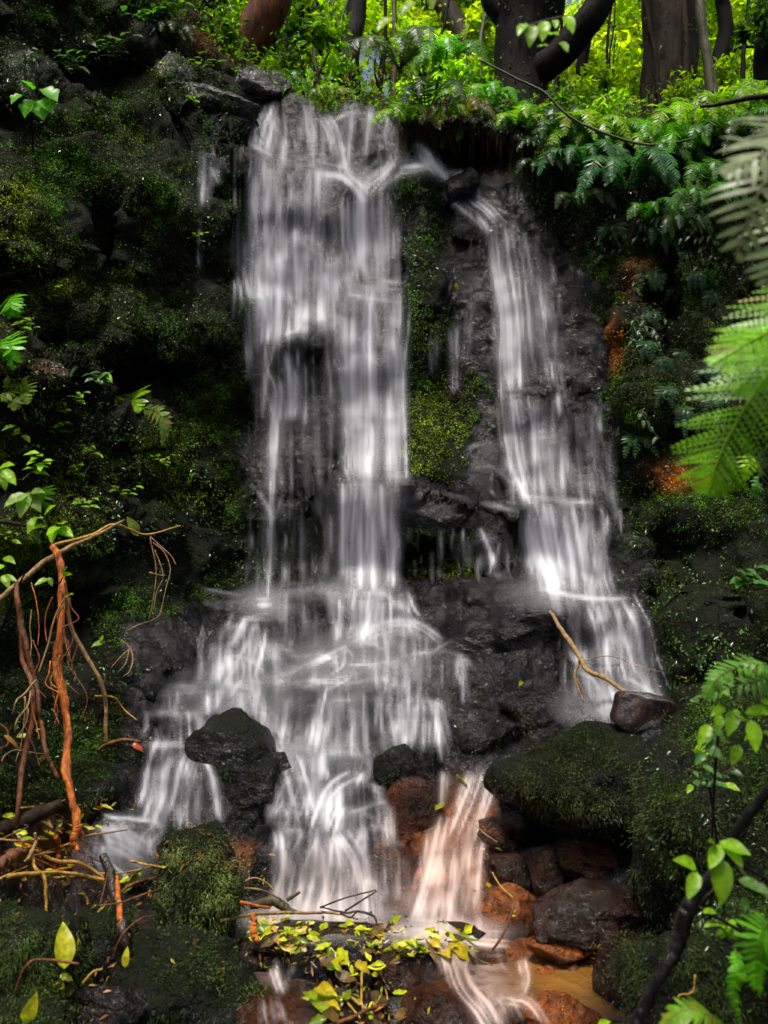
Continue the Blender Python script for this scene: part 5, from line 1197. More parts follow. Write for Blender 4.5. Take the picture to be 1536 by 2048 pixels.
fern('bright fern hanging at the right edge near the bottom', b, [[b, P(1520, 1870, 1.85), P(1512, 1930, 1.85), P(1518, 1990, 1.85)]], G_BRIGHT, pairs=14, pl=.30, seed=16, hint=(0, -1, .3))
b = P(1470, 1895, 2.0)
fern('long narrow frond hanging left of the bright fern at bottom right', b, [[b, P(1478, 1940, 1.95), P(1468, 1990, 1.95), P(1485, 2060, 1.95)]], G_BRIGHT, pairs=22, pl=.13, seed=17, hint=(0, -1, .3))
b = P(1480, 2080, 1.9)
fern('pale green frond lying across the bottom right edge', b, [[b, P(1420, 2030, 1.85), P(1370, 2020, 1.85), P(1320, 2050, 1.85)]], (.15, .30, .02), pairs=22, pl=.26, seed=18, hint=(0, -.4, .9))
b = Sf(1385, 1500, .04)
fern('tiny bright frond below the broad-leaved plant at right', b, [[b, P(1408, 1505, b[1] - .05), P(1412, 1535, b[1] - .06)], [b, P(1420, 1560, b[1] - .05), P(1405, 1590, b[1] - .06)]], G_YEL, pairs=9, pl=.3, seed=19, hint=(0, -1, .2))

# ------------------------------------------------------------------ leafy plants
def front(u, v, Y, off):                                # keep a growing thing in front of the wall it grows on
    h = bvh2.ray_cast(eye, Vector(ray(u, v)))
    return min(Y, h[0].y - off) if h[0] is not None else Y
def L4(u, v, Y, du, dv, size, upv=(0, -.7, .7)):
    Y = front(u, v, Y, .05)
    b = P(u, v, Y); d = P(u + du, v + dv, Y - .04) - b
    return (b, d, upv, size * Y / FPX)
b = P(70, 205, 5.1)
leafy('sprig of four lobed bright leaves at the upper left edge', [[P(60, 235, 5.3), b, P(80, 175, 5.05)]], 0, 0, 'lobed', G_BRIGHT, explicit=[L4(66, 180, 5.1, -10, -12, 34), L4(86, 178, 5.1, 26, 14, 46), L4(66, 200, 5.1, -22, 28, 44), L4(78, 202, 5.1, 8, 34, 46), L4(84, 200, 5.1, 24, 22, 40), L4(44, 190, 5.1, -22, 10, 32)], width=.85, lobes=2)
def bush(label, u, v, Y, ns, nl, size, key, col, ru=40, rv=30, **kw):
    Y = front(u, v, Y, .04)
    b = P(u, v + rv, Y)
    st = [[b, P(u + random.uniform(-.5, .5) * ru, v + rv * .3, Y - .05), P(u + (k / max(1, ns - 1) * 2 - 1) * ru, v - rv * random.uniform(.2, 1), Y - .1)] for k in range(ns)]
    return leafy(label, st, nl, size * Y / FPX, key, col, **kw)
bush('small-leaved green plant under the dark bank at upper left', 145, 120, 6.2, 4, 6, 26, 'mid', (.05, .13, .03))
bush('grey-green leafy plant in front of the dark hollow at upper left', 225, 90, 6.6, 4, 6, 24, 'grey', (.06, .10, .05), 50, 25)
bush('leafy plant at the top edge above the dark hollow', 290, 30, 7.0, 4, 6, 30, 'mid', (.05, .13, .03), 50, 25)
bush('yellowish straggling plant on the bank left of the tilted slab', 395, 130, 7.2, 5, 6, 24, 'olive', (.10, .14, .025), 45, 35)
bush('tiny bright tuft on the tilted slab', 385, 196, 6.9, 3, 4, 16, 'bright', G_YEL, 14, 10)
bush('leafy plant with oval leaves below the furrowed trunk', 1335, 225, 7.4, 5, 5, 34, 'bright', G_BRIGHT, 50, 30)
bush('plant with pointed leaves between the furrowed trunk and the sapling', 1385, 240, 7.2, 4, 5, 30, 'bright', G_BRIGHT, 30, 26)
bush('bright leafy plant at the foot of the massive trunk', 1110, 230, 7.5, 5, 6, 28, 'bright', G_BRIGHT, 50, 25)
bush('bright round-leaved plant behind the left edge of the fall head', 600, 60, 8.6, 6, 7, 34, 'bright', G_BRIGHT, 60, 45)
bush('leafy plant at the top edge behind the red-brown trunk', 545, 20, 8.6, 4, 6, 34, 'bright', G_BRIGHT, 50, 30)
bush('green seedling beside the cave on the left bank', 200, 752, 5.55, 3, 5, 22, 'mid', (.05, .14, .03), 26, 14)
leafy('single bright pointed leaf above the fronds on the left bank', [[Sf(196, 760, .02), P(205, 748, 5.45), P(212, 748, 5.4)]], 0, 0, 'bright', G_BRIGHT, explicit=[L4(210, 747, 5.4, 16, 14, 26)])
leafy('dark green single leaf beside the brown stone on the left bank', [[Sf(140, 760, .02), P(142, 750, 5.3)]], 0, 0, 'mid', (.05, .14, .03), explicit=[L4(142, 754, 5.3, 4, -20, 26)])
leafy('seedling with large bright leaves cut by the left edge', [[P(-40, 1010, 3.2), P(-10, 970, 3.1), P(5, 930, 3.05)]], 0, 0, 'bright', G_BRIGHT, explicit=[L4(-2, 938, 3.05, 22, -14, 44), L4(2, 938, 3.05, 6, 34, 50), L4(4, 940, 3.0, 30, 26, 48), L4(-12, 925, 3.0, 4, -20, 36)])
leafy('seedling with pale leaves spreading behind the left edge leaves', [[P(40, 1060, 3.7), P(52, 1010, 3.65), P(58, 985, 3.6)]], 0, 0, 'bright2', (.16, .26, .05), explicit=[L4(56, 990, 3.6, -34, 10, 50), L4(58, 985, 3.6, -18, 34, 54), L4(58, 990, 3.6, 22, 28, 46), L4(60, 986, 3.6, 28, -8, 36)], width=.6)
leafy('bright leafy twig above the top of the orange root', [[P(100, 1090, 4.2), P(96, 1060, 4.1), P(80, 1030, 4.1)], [P(100, 1090, 4.2), P(118, 1060, 4.1), P(130, 1045, 4.1)]], 3, 34 * 4.1 / FPX, 'bright', G_BRIGHT, explicit=[L4(72, 1035, 4.1, -14, 20, 38), L4(118, 1055, 4.1, 26, 12, 40), L4(110, 1050, 4.1, -8, 26, 40), L4(90, 1030, 4.1, 12, -20, 36)])
leafy('leaves at the left edge beside the sloping branch', [[P(-10, 1180, 4.2), P(6, 1150, 4.15), P(12, 1120, 4.1)]], 2, 30 * 4.1 / FPX, 'bright', G_BRIGHT, explicit=[L4(8, 1115, 4.1, 18, 6, 34), L4(6, 1150, 4.1, 10, 20, 34)])
leafy('pair of small bright leaves on the orange root', [[P(120, 1165, 4.3), P(128, 1150, 4.2)]], 0, 0, 'bright', G_BRIGHT, explicit=[L4(124, 1152, 4.2, 20, -8, 26), L4(126, 1150, 4.2, 6, -26, 22), L4(98, 1158, 4.2, -24, 6, 30), L4(98, 1155, 4.2, 8, 22, 22)])
leafy('tiny leaf pair on the pale root', [[P(138, 1190, 4.3), P(140, 1188, 4.25)]], 0, 0, 'bright', G_BRIGHT, explicit=[L4(138, 1190, 4.25, 10, -6, 16), L4(138, 1190, 4.25, -8, 4, 14)])
leafy('yellow-green young plant lying on the left bank below the seedlings', [[P(45, 960, 4.4), P(75, 935, 4.4), P(110, 920, 4.4)], [P(60, 950, 4.4), P(72, 920, 4.4), P(80, 905, 4.4)]], 5, 30 * 4.4 / FPX, 'yel', G_YEL)
leafy('small yellow-green plant on the lower left bank', [[Sf(50, 880, .03), P(40, 865, 4.9), P(30, 850, 4.85)]], 5, 26 * 4.9 / FPX, 'yel', (.14, .20, .02))
leafy('large olive leaf hanging where the dead twigs fan out on the left wall', [[Sf(285, 1075, .1), P(272, 1060, 5.3)]], 0, 0, 'olive2', (.09, .12, .012), explicit=[L4(276, 1072, 5.3, -16, -34, 44)])
leafy('bright drooping leaf on the wall below the pale root', [[Sf(200, 1285, .04), P(205, 1280, 4.75)]], 0, 0, 'yel', G_YEL, explicit=[L4(210, 1284, 4.75, -22, 4, 28), L4(205, 1282, 4.75, -4, -14, 20)])
# right side, near
leafy('broad-leaved bright plant at the right edge beside the mossy bank', [[P(1560, 1520, 2.6), P(1510, 1450, 2.55), P(1450, 1410, 2.5)], [P(1560, 1540, 2.6), P(1520, 1480, 2.5), P(1490, 1440, 2.5)]], 3, 40 * 2.5 / FPX, 'bright', G_BRIGHT, explicit=[L4(1470, 1420, 2.5, -10, 40, 56), L4(1500, 1440, 2.45, 14, 48, 62), L4(1490, 1425, 2.5, 44, -6, 60), L4(1450, 1415, 2.5, -34, 14, 40), L4(1440, 1430, 2.55, -4, 30, 40), L4(1520, 1400, 2.5, 30, 8, 50), L4(1420, 1450, 2.6, -24, 40, 50), L4(1478, 1490, 2.55, -14, 40, 46), L4(1462, 1395, 2.5, -16, -18, 36)], width=.55)
leafy('dull dark leaves hanging below the broad-leaved plant', [[P(1440, 1430, 2.8), P(1420, 1470, 2.75), P(1410, 1510, 2.75)]], 5, 34 * 2.7 / FPX, 'mid', (.05, .13, .012))
b0 = P(1450, 1690, 2.15)
leafy('rosette of large bright oval leaves on the black sapling', [[P(1432, 1745, 2.2), b0]], 0, 0, 'bright', G_BRIGHT, explicit=[L4(1440, 1715, 2.1, 6, 66, 84), L4(1440, 1690, 2.1, -16, 36, 56), L4(1440, 1685, 2.12, 40, 10, 60), L4(1450, 1690, 2.12, 30, 30, 50), L4(1394, 1745, 2.1, -14, 44, 56), L4(1392, 1735, 2.15, -44, -26, 56), L4(1430, 1690, 2.1, -8, -16, 36)], width=.62)
leafy('pale leaves right of the rosette on the black sapling', [[P(1470, 1720, 2.2), P(1490, 1750, 2.15), P(1530, 1785, 2.15)]], 0, 0, 'mid2', (.09, .2, .03), explicit=[L4(1478, 1758, 2.15, 40, 16, 52), L4(1505, 1765, 2.15, 30, 24, 46), L4(1488, 1795, 2.15, 4, 26, 32)], width=.5)
leafy('small single leaf beside the bend of the black sapling', [[P(1400, 1815, 2.3), P(1408, 1818, 2.25)]], 0, 0, 'bright', G_BRIGHT, explicit=[L4(1406, 1822, 2.25, 30, 0, 30)])
bush('small leafy weeds under the rosette at the right', 1450, 1850, 2.4, 3, 5, 24, 'yel', (.12, .2, .02), 24, 30)
bush('small bright weeds on the mossy bank at the right edge', 1420, 1550, 3.0, 4, 4, 22, 'mid', (.06, .15, .02), 50, 30)
leafy('yellow leaf pair on the mossy boulder right of the hollow', [[Sf(1385, 1575, .02), P(1390, 1570, 3.3)]], 0, 0, 'yel', G_YEL, explicit=[L4(1384, 1570, 3.3, -10, 16, 24), L4(1388, 1568, 3.3, 4, -12, 16), L4(1448, 1568, 3.2, 28, 8, 32)])
bush('long-leaved plant on the mossy ledge at the right edge', 1495, 1150, 3.9, 4, 4, 34, 'mid', (.06, .14, .03), 30, 30)
leafy('single bright leaf low on the bottom edge right of the sapling foot', [[P(1195, 2060, 2.9), P(1200, 2046, 2.9)]], 0, 0, 'bright', G_BRIGHT, explicit=[L4(1196, 2050, 2.9, 24, -10, 30)])
# twig of blurred leaves hanging in at the top
leafy('twig of limp yellow-green leaves hanging before the massive trunk, out of focus', [[P(1200, -60, 2.1), P(1150, 20, 2.05), P(1090, 40, 2.0), P(1040, 55, 2.0)]], 0, 0, 'yel', G_YEL, stem_r=.002, explicit=[L4(1052, 48, 2.0, -26, 22, 44), L4(1068, 50, 2.0, -14, 50, 58), L4(1090, 42, 2.0, -8, 52, 54), L4(1110, 40, 2.0, 4, 20, 30), L4(1130, 32, 2.0, 26, 34, 52), L4(1095, 70, 2.0, 22, -10, 40), L4(1120, 85, 2.0, 28, 18, 36), L4(1075, 95, 2.0, 30, -16, 30)], width=.45)
leafy('pair of blurred bright leaves at the top edge above the fall head', [[P(900, -80, 2.0), P(830, 0, 2.0), P(780, 40, 2.0)]], 0, 0, 'yel2', (.22, .32, .03), stem_r=.002, explicit=[L4(785, 36, 2.0, -48, 22, 52), L4(830, 5, 2.0, -40, 20, 50), L4(860, -20, 2.0, 10, 50, 50)], width=.5)

# more small growth clinging to the walls
for k, (u, v) in enumerate([(30, 560), (100, 590), (60, 655), (110, 860), (150, 800), (60, 905), (150, 945), (190, 905), (30, 1080), (330, 920), (250, 985), (170, 1010), (400, 480), (120, 820)]):
    b = Sf(u, v + 14, .03)
    st = [[b, up(b, .05, random.uniform(-.05, .05), -.04), up(b, .08, random.uniform(-.1, .1), -.09)] for _ in range(3)]
    leafy('small yellow-green sprig growing out of the mossy left wall ' + ('above the dark cave' if v < 700 else 'below the brown stone' if u < 130 else 'below the dark cave'), st, 4, .06, 'sprig', (.14, .24, .012), group='small sprigs on the left wall', stem_r=.0025, width=.42)
for k in range(34):
    u = random.uniform(1190, 1480); v = random.uniform(400, 900)
    if u < 1260 and v > 520: continue
    b = Sf(u, v, .03)
    if k % 2: fern('dark hanging fern in the ' + ('upper' if v < 560 else 'middle' if v < 730 else 'lower') + (' left' if u < 1330 else ' right') + ' part of the tangle on the right wall', b, [[b, up(b, -.03, .04 * s, -.08), up(b, -.17, .07 * s + random.uniform(-.04, .04), -.11)] for s in (-1.3, .1, 1.4)], random.choice([(.035, .09, .03), (.05, .11, .02), (.02, .06, .03)]), 'dark ferns tangled on the upper right wall', pairs=13, pl=.26, seed=k + 150, hint=(0, -1, .3))
    else: leafy('glossy dark trailing plant in the ' + ('upper' if v < 560 else 'middle' if v < 730 else 'lower') + (' left' if u < 1330 else ' right') + ' part of the tangle on the right wall', [[b, up(b, -.06, random.uniform(-.06, .06), -.07), up(b, -.22, random.uniform(-.1, .1), -.08)] for _ in range(2)], 5, .06, 'trail', (.03, .07, .025), group='trailing plants on the upper right wall', stem_r=.0025, droop=.8, width=.4)

# ------------------------------------------------------------------ roots, branches, twigs
def Q(*a): return [P(u, v, front(u, v, Y, .03)) for u, v, Y in a]
twig('thick bright orange root hanging down the left side', Q((104, 1092, 4.45), (118, 1130, 4.4), (120, 1200, 4.35), (122, 1270, 4.3), (118, 1330, 4.28), (130, 1400, 4.25), (136, 1480, 4.2), (134, 1540, 4.15), (148, 1610, 4.1), (156, 1680, 4.05)), [.015, .018, .016, .019, .016, .021, .017, .022], M_ROOT, 'hanging_root', 'root', 12, rough=.5)
twig('crooked red-brown root at the far left, left of the bright orange one', Q((34, 1165, 4.3), (38, 1200, 4.25), (46, 1250, 4.25), (58, 1290, 4.2), (72, 1350, 4.2), (80, 1400, 4.15), (86, 1440, 4.15), (100, 1500, 4.1), (120, 1545, 4.1)), [.013, .014, .012, .012, .010], M_ROOTDARK, 'hanging_root', 'root', 9, rough=.3,
     branches=[(Q((44, 1260, 4.22), (44, 1320, 4.2), (60, 1355, 4.15), (66, 1400, 4.12), (64, 1450, 4.1), (52, 1500, 4.08), (44, 1540, 4.05), (38, 1600, 4.0), (32, 1655, 3.98)), [.012, .014, .014, .013])])
twig('thin pale root slanting right from the top of the orange one', Q((122, 1140, 4.42), (134, 1180, 4.4), (146, 1250, 4.4), (180, 1310, 4.4), (208, 1365, 4.4), (216, 1410, 4.42), (216, 1450, 4.42), (218, 1485, 4.42)), [.008, .011, .011, .010, .009], M_TWIG, 'hanging_root', 'root', 7)
for k in range(16):
    u = random.choice([40, 60, 75, 110, 128, 145]) + random.uniform(-14, 14); v0 = random.uniform(1150, 1420); l = random.uniform(60, 190); Y = 4.25 - (v0 - 1150) * .0006
    twig('hair-thin rootlet hanging among the big roots at left', Q((u, v0, Y), (u + random.uniform(-14, 14), v0 + l * .35, Y - .02), (u + random.uniform(-22, 22), v0 + l * .7, Y - .03), (u + random.uniform(-30, 30), v0 + l, Y - .05)), [.0035, .003, .002], random.choice([M_TWIG, M_ROOTDARK, M_ROOT]), 'rootlet', 'root', 5, group='hair-thin rootlets among the big roots')
twig('thin straight reddish rootlet crossing between the two big roots', Q((132, 1190, 4.3), (112, 1230, 4.28), (96, 1290, 4.25), (80, 1345, 4.2)), [.005, .005, .004], M_TWIG, 'hanging_root', 'root', 5)
twig('forked pale rootlet spreading below the crooked root', Q((72, 1360, 4.1), (50, 1390, 4.08), (34, 1405, 4.05), (28, 1430, 4.05)), [.006, .004], M_TWIG, 'hanging_root', 'root', 5, branches=[(Q((62, 1375, 4.1), (56, 1410, 4.05), (34, 1440, 4.0), (30, 1465, 4.0)), [.005, .003])])
twig('curled tan rootlet right of the bright orange root', Q((128, 1270, 4.3), (138, 1300, 4.3), (136, 1330, 4.3), (150, 1350, 4.3), (148, 1362, 4.3)), [.008, .006, .004], M_TWIG, 'hanging_root', 'root', 6)
twig('pale grey branch sloping up from the left edge to the root top', Q((-30, 1225, 4.4), (30, 1170, 4.45), (64, 1145, 4.5), (100, 1115, 4.55), (160, 1085, 4.7), (190, 1072, 4.8), (250, 1040, 4.95)), [.014, .014, .013, .010, .006], M_TWIG, 'branch', 'branch', 8)
twig('thin brown branch at the left edge above the orange root', Q((-30, 1040, 4.2), (20, 1048, 4.2), (62, 1056, 4.25), (120, 1068, 4.4)), [.012, .010, .006], M_BARKBROWN, 'branch', 'branch', 7)
twig('dry stalk with fringed rootlets lying along the moss toward the dead leaf', Q((110, 1090, 4.6), (180, 1072, 4.8), (230, 1050, 5.0), (290, 1070, 5.3), (360, 1052, 5.35)), [.009, .008, .004], M_TWIGYEL, 'twig', 'twig', 6)
for k, pts in enumerate([[(300, 1072), (318, 1090), (340, 1110), (352, 1130)], [(300, 1075), (312, 1140), (306, 1200), (298, 1238)], [(306, 1085), (328, 1105), (340, 1140), (330, 1180), (322, 1220), (310, 1238), (280, 1248), (250, 1262)], [(310, 1100), (322, 1130), (326, 1155), (314, 1180), (308, 1220)], [(298, 1145), (310, 1148), (328, 1152)]]):
    twig('thin dry tendril dangling in a loose bundle from the left wall', [P(u, v, 5.25) for u, v in pts], [.004, .003], M_TWIG, 'tendril', 'twig', 5, group='dry tendrils dangling from the left wall')
twig('looped bare twig at the foot of the left wall beside the water', [Sf(u, v, .04) for u, v in ((242, 1280), (258, 1295), (266, 1320), (258, 1345), (246, 1355))], [.005, .003], M_TWIG, branches=[([Sf(u, v, .04) for u, v in ((258, 1298), (240, 1315), (222, 1335))], [.004, .002]), ([Sf(u, v, .04) for u, v in ((258, 1300), (252, 1325), (236, 1345))], [.004, .002])])
twig('yellowish twig with a tuft ending at the water on the left', [Sf(u, v, .05) for u, v in ((190, 1392), (228, 1395), (250, 1420), (275, 1440))], [.006, .005, .003], M_TWIGYEL)
twig('broken brown stick ending in a red leaf beside the left cascade', [Sf(u, v, .06) for u, v in ((196, 1500), (218, 1488), (250, 1480), (285, 1484))], [.006, .012, .008], M_ROOTDARK)
twig('bent fork-shaped dead branch lying down the right stream', [P(u_, v_, 5.25 - k_ * .09) for k_, (u_, v_) in enumerate(((1098, 1222), (1120, 1255), (1142, 1285), (1162, 1318), (1180, 1345), (1215, 1360), (1258, 1390)))], [.009, .014, .015, .014, .009], M_TWIG, 'dead_branch', 'branch', 8, branches=[([P(1162, 1318, 4.98), P(1150, 1345, 4.96), P(1152, 1365, 4.94), P(1168, 1405, 4.9)], [.010, .009, .004]), ([P(1153, 1355, 4.95), P(1166, 1385, 4.92)], [.005, .003])])
twig('hair-thin pale stem arching over the right stream', [Sf(1165, 1322, .1), P(1220, 1312, 5.0), P(1290, 1335, 4.9), Sf(1372, 1356, .05)], [.003, .003], M_TWIG)
twig('long thin vine sagging across the upper right corner', Q((960, 120, 6.2), (1030, 155, 6.2), (1090, 185, 6.2), (1140, 232, 6.2), (1200, 262, 6.2), (1280, 285, 6.2), (1350, 280, 6.2), (1430, 264, 6.2)), [.009, .010, .008], M_BARKMOSS, 'vine', 'vine', 6)
twig('dark bare branch entering from the right edge at the top', Q((1580, 188, 4.0), (1520, 192, 4.0), (1460, 205, 4.0), (1400, 211, 4.0)), [.016, .013, .007], M_BARKBROWN, 'branch', 'branch', 7)
twig('smooth black sapling curving up from the bottom edge at the right', Q((1262, 2090, 2.35), (1275, 2030, 2.35), (1310, 1960, 2.35), (1345, 1900, 2.35), (1358, 1840, 2.35), (1375, 1800, 2.33), (1415, 1745, 2.3), (1450, 1685, 2.3), (1500, 1605, 2.25), (1560, 1520, 2.2)), [.015, .016, .015, .018, .022, .018, .015, .014, .013, .012], M_STEM, 'sapling', 'sapling', 14, rough=.03,
     branches=[(Q((1362, 1838, 2.33), (1395, 1812, 2.33), (1430, 1778, 2.33)), [.014, .008, .005])])
twig('dead rootlets hanging on the bank at the bottom right', Q((1390, 1950, 2.6), (1385, 1985, 2.6), (1360, 1990, 2.58), (1357, 2000, 2.58)), [.003, .002], M_TWIGYEL)
# debris, lower left
D = lambda *a: [Sf(u, v, o_) for u, v, o_ in a]
twig('lichened log end lying at the left edge below the roots', Q((-60, 1705, 3.9), (0, 1672, 3.95), (60, 1650, 4.0), (128, 1632, 4.05)), [.036, .034, .030, .024], M_BARKBROWN, 'log', 'log', 12, rough=.3)
twig('leaning black stick with an orange lower half between the mossy boulders', Q((206, 1708, 3.75), (222, 1745, 3.7), (232, 1800, 3.62), (240, 1850, 3.55), (252, 1905, 3.5)), [.018, .022, .022, .018], M_LOG, 'stick', 'stick', 9)
twig('wet orange stick leaning beside the black one', Q((232, 1752, 3.72), (236, 1830, 3.6), (238, 1880, 3.52), (250, 1906, 3.46)), [.009, .013, .012], M_ROOT, 'stick', 'stick', 8)
twig('long curved yellow twig on the debris at lower left', D((70, 1700, .08), (110, 1722, .1), (160, 1728, .1), (208, 1756, .1)), [.008, .009, .007], M_TWIGYEL, 'stick', 'stick', 7)
twig('straight yellow twig below the curved one', D((15, 1752, .1), (80, 1745, .1), (150, 1750, .1), (215, 1762, .1)), [.010, .009, .008], M_TWIGYEL, 'stick', 'stick', 7)
twig('short yellow stub hanging into the side pool', D((62, 1700, .1), (72, 1735, .1), (90, 1755, .1), (92, 1800, .05), (95, 1822, .03)), [.008, .008, .005], M_TWIGYEL, 'stick', 'stick', 6)
twig('forked tan twig standing in the debris', D((70, 1665, .12), (72, 1690, .12), (60, 1715, .12), (48, 1725, .1)), [.007, .009, .006], M_TWIG, 'stick', 'stick', 6)
twig('thick red-brown root entering at the left edge above the side pool', D((-20, 1745, .08), (10, 1720, .1), (40, 1700, .1), (55, 1696, .1)), [.030, .028, .016], M_ROOTDARK, 'stick', 'stick', 9)
twig('orange stub of root standing below the bright orange root', Q((156, 1650, 4.0), (150, 1680, 3.98), (155, 1700, 3.96)), [.022, .018, .010], M_ROOT, 'stick', 'stick', 8)
twig('orange root splinter in the debris below the log end', D((112, 1672, .1), (116, 1700, .1), (118, 1716, .1)), [.014, .013, .008], M_ROOT, 'stick', 'stick', 7)
twig('thin bare twig crossing in front of the leaning black stick', Q((195, 1812, 3.4), (240, 1806, 3.4), (300, 1785, 3.5), (322, 1778, 3.6)), [.003, .004, .003], M_ROOTDARK, branches=[(Q((200, 1808, 3.4), (210, 1770, 3.45), (220, 1726, 3.5)), [.003, .002])])
twig('thin twig rising from the orange stick to the dome-shaped boulder', Q((225, 1915, 3.35), (245, 1870, 3.35), (280, 1838, 3.4), (310, 1832, 3.45)), [.003, .003, .002], M_ROOTDARK)
twig('thin arched red twig over the yellow leaf at bottom left', Q((30, 1985, 3.1), (48, 1940, 3.1), (70, 1920, 3.1), (110, 1922, 3.1), (160, 1930, 3.1)), [.004, .005, .004], M_ROOTDARK)
twig('tan twig end beside the yellow leaf at bottom left', Q((165, 1968, 3.1), (185, 1945, 3.1), (205, 1938, 3.1)), [.004, .004, .003], M_TWIGYEL)
twig('pale stick lying against the left of the dome-shaped boulder', D((190, 1748, .1), (250, 1745, .12), (312, 1732, .08)), [.006, .005, .004], M_TWIG, 'stick', 'stick', 6)
twig('orange stick ends poking out left of the dome-shaped boulder', D((262, 1722, .1), (290, 1728, .12), (320, 1732, .06)), [.007, .006, .005], M_TWIGYEL, 'stick', 'stick', 6)
twig('rusty twig under the pale stick', D((235, 1790, .1), (265, 1770, .12), (310, 1756, .06)), [.008, .007, .005], M_ROOTDARK, 'stick', 'stick', 6)
twig('dead curling leaf stalk at the left edge beside the roots', D((-5, 1445, .06), (14, 1462, .06), (16, 1490, .06), (2, 1500, .06)), [.006, .005, .003], M_ROOTDARK)
twig('fine curved grey stalk left of the crooked root', D((5, 1535, .05), (8, 1515, .06), (30, 1500, .06), (60, 1504, .06), (90, 1508, .06)), [.003, .003], M_TWIG)
twig('yellowish stalk behind the foot of the bright orange root', D((40, 1616, .06), (80, 1612, .06), (115, 1605, .06), (130, 1600, .05)), [.004, .004], M_TWIGYEL)
# debris dam in the middle
twig('long straight tan stick along the back of the leaf pile', Q((440, 1842, 4.0), (520, 1828, 4.02), (600, 1826, 4.04), (670, 1826, 4.05), (720, 1838, 4.06)), [.007, .008, .006, .004], M_TWIG, 'stick', 'stick', 7)
twig('curved dark stub of wood behind the left end of the leaf pile', Q((500, 1812, 4.1), (545, 1802, 4.1), (575, 1808, 4.1), (596, 1815, 4.1)), [.016, .024, .020, .008], M_BARKMOSS, 'stick', 'stick', 9, branches=[(Q((574, 1800, 4.1), (586, 1792, 4.1), (600, 1784, 4.1)), [.010, .009, .006])])
twig('forked black twig arching over the leaf pile', Q((755, 1850, 3.9), (745, 1830, 3.92), (715, 1822, 3.95), (690, 1824, 3.95), (640, 1812, 4.0)), [.005, .006, .005, .003], M_LOG, branches=[(Q((690, 1822, 3.95), (725, 1800, 3.95), (754, 1782, 3.95)), [.005, .004, .003]), (Q((640, 1815, 4), (690, 1796, 3.97), (752, 1780, 3.95)), [.004, .003]), (Q((715, 1822, 3.95), (700, 1835, 3.9), (680, 1826, 3.9)), [.004, .003])])
twig('orange stick poking out right of the dome-shaped boulder', Q((480, 1805, 3.9), (515, 1812, 3.95), (545, 1816, 4.0)), [.008, .007, .005], M_ROOT, 'stick', 'stick', 7)
twig('upright orange peg of wood between the dome-shaped boulder and the leaf pile', Q((505, 1830, 3.85), (508, 1850, 3.83), (510, 1885, 3.8)), [.012, .016, .014], M_ROOT, 'stick', 'stick', 8)
for k, pts in enumerate([[(486, 1765, 4.05), (510, 1756, 4.05), (535, 1766, 4.05), (548, 1778, 4.05)], [(488, 1776, 4.0), (520, 1778, 4.0), (560, 1796, 4.05)]]):
    twig('pale bare twig end right of the dome-shaped boulder', Q(*pts), [.004, .004, .003], M_TWIG, group='pale twig ends by the dome-shaped boulder')
twig('thin tan twig bent over the brown boulder into the pool', Q((800, 1908, 3.6), (840, 1896, 3.6), (900, 1912, 3.62), (940, 1912, 3.65), (985, 1928, 3.7)), [.004, .004, .003], M_TWIG)
twig('dark thin stem rising from the small jagged rock', Q((985, 1900, 3.85), (1005, 1870, 3.85), (1025, 1820, 3.9), (1030, 1790, 3.95)), [.006, .005, .003], M_ROOTDARK)
twig('thin stalk slanting beside the top of the orange spout', Q((945, 1645, 4.35), (975, 1672, 4.3), (995, 1685, 4.3)), [.003, .003], M_TWIG)
twig('thin straight stem left of the rust-brown rocks', Q((985, 1745, 4.2), (1000, 1770, 4.15), (1025, 1795, 4.1)), [.004, .003], M_TWIGYEL)
for k, pts in enumerate([[(672, 1972, 3.55), (700, 2010, 3.5), (722, 2038, 3.45)], [(724, 1945, 3.55), (723, 1990, 3.5), (725, 2020, 3.45)], [(760, 1935, 3.55), (772, 1985, 3.5), (776, 2040, 3.4)], [(700, 1992, 3.5), (720, 2010, 3.48), (745, 2030, 3.45)]]):
    twig('thin tan stalk hanging below the leaf pile', Q(*pts), [.005, .004, .003], M_TWIGYEL, group='stalks hanging below the leaf pile')
twig('red-brown stick lying along the bottom edge below the leaf pile', Q((650, 2058, 3.3), (700, 2035, 3.3), (740, 2018, 3.3), (770, 2010, 3.35)), [.008, .007, .005], M_ROOTDARK, 'stick', 'stick', 7)
for k in range(12):                       # litter twigs in the lower-left debris: nothing tells them apart
    u = random.uniform(5, 210); v = random.uniform(1650, 1780); a = random.uniform(-.5, .5); l = random.uniform(25, 60)
    twig('thin orange-brown litter twig in the debris at lower left', D((u - l * math.cos(a), v - l * math.sin(a), .05), (u, v, .09), (u + l * math.cos(a), v + l * math.sin(a), .06)), [.005, .005, .003], random.choice([M_TWIGYEL, M_ROOTDARK, M_TWIG, M_ROOT]), group='litter twigs in the lower left debris')

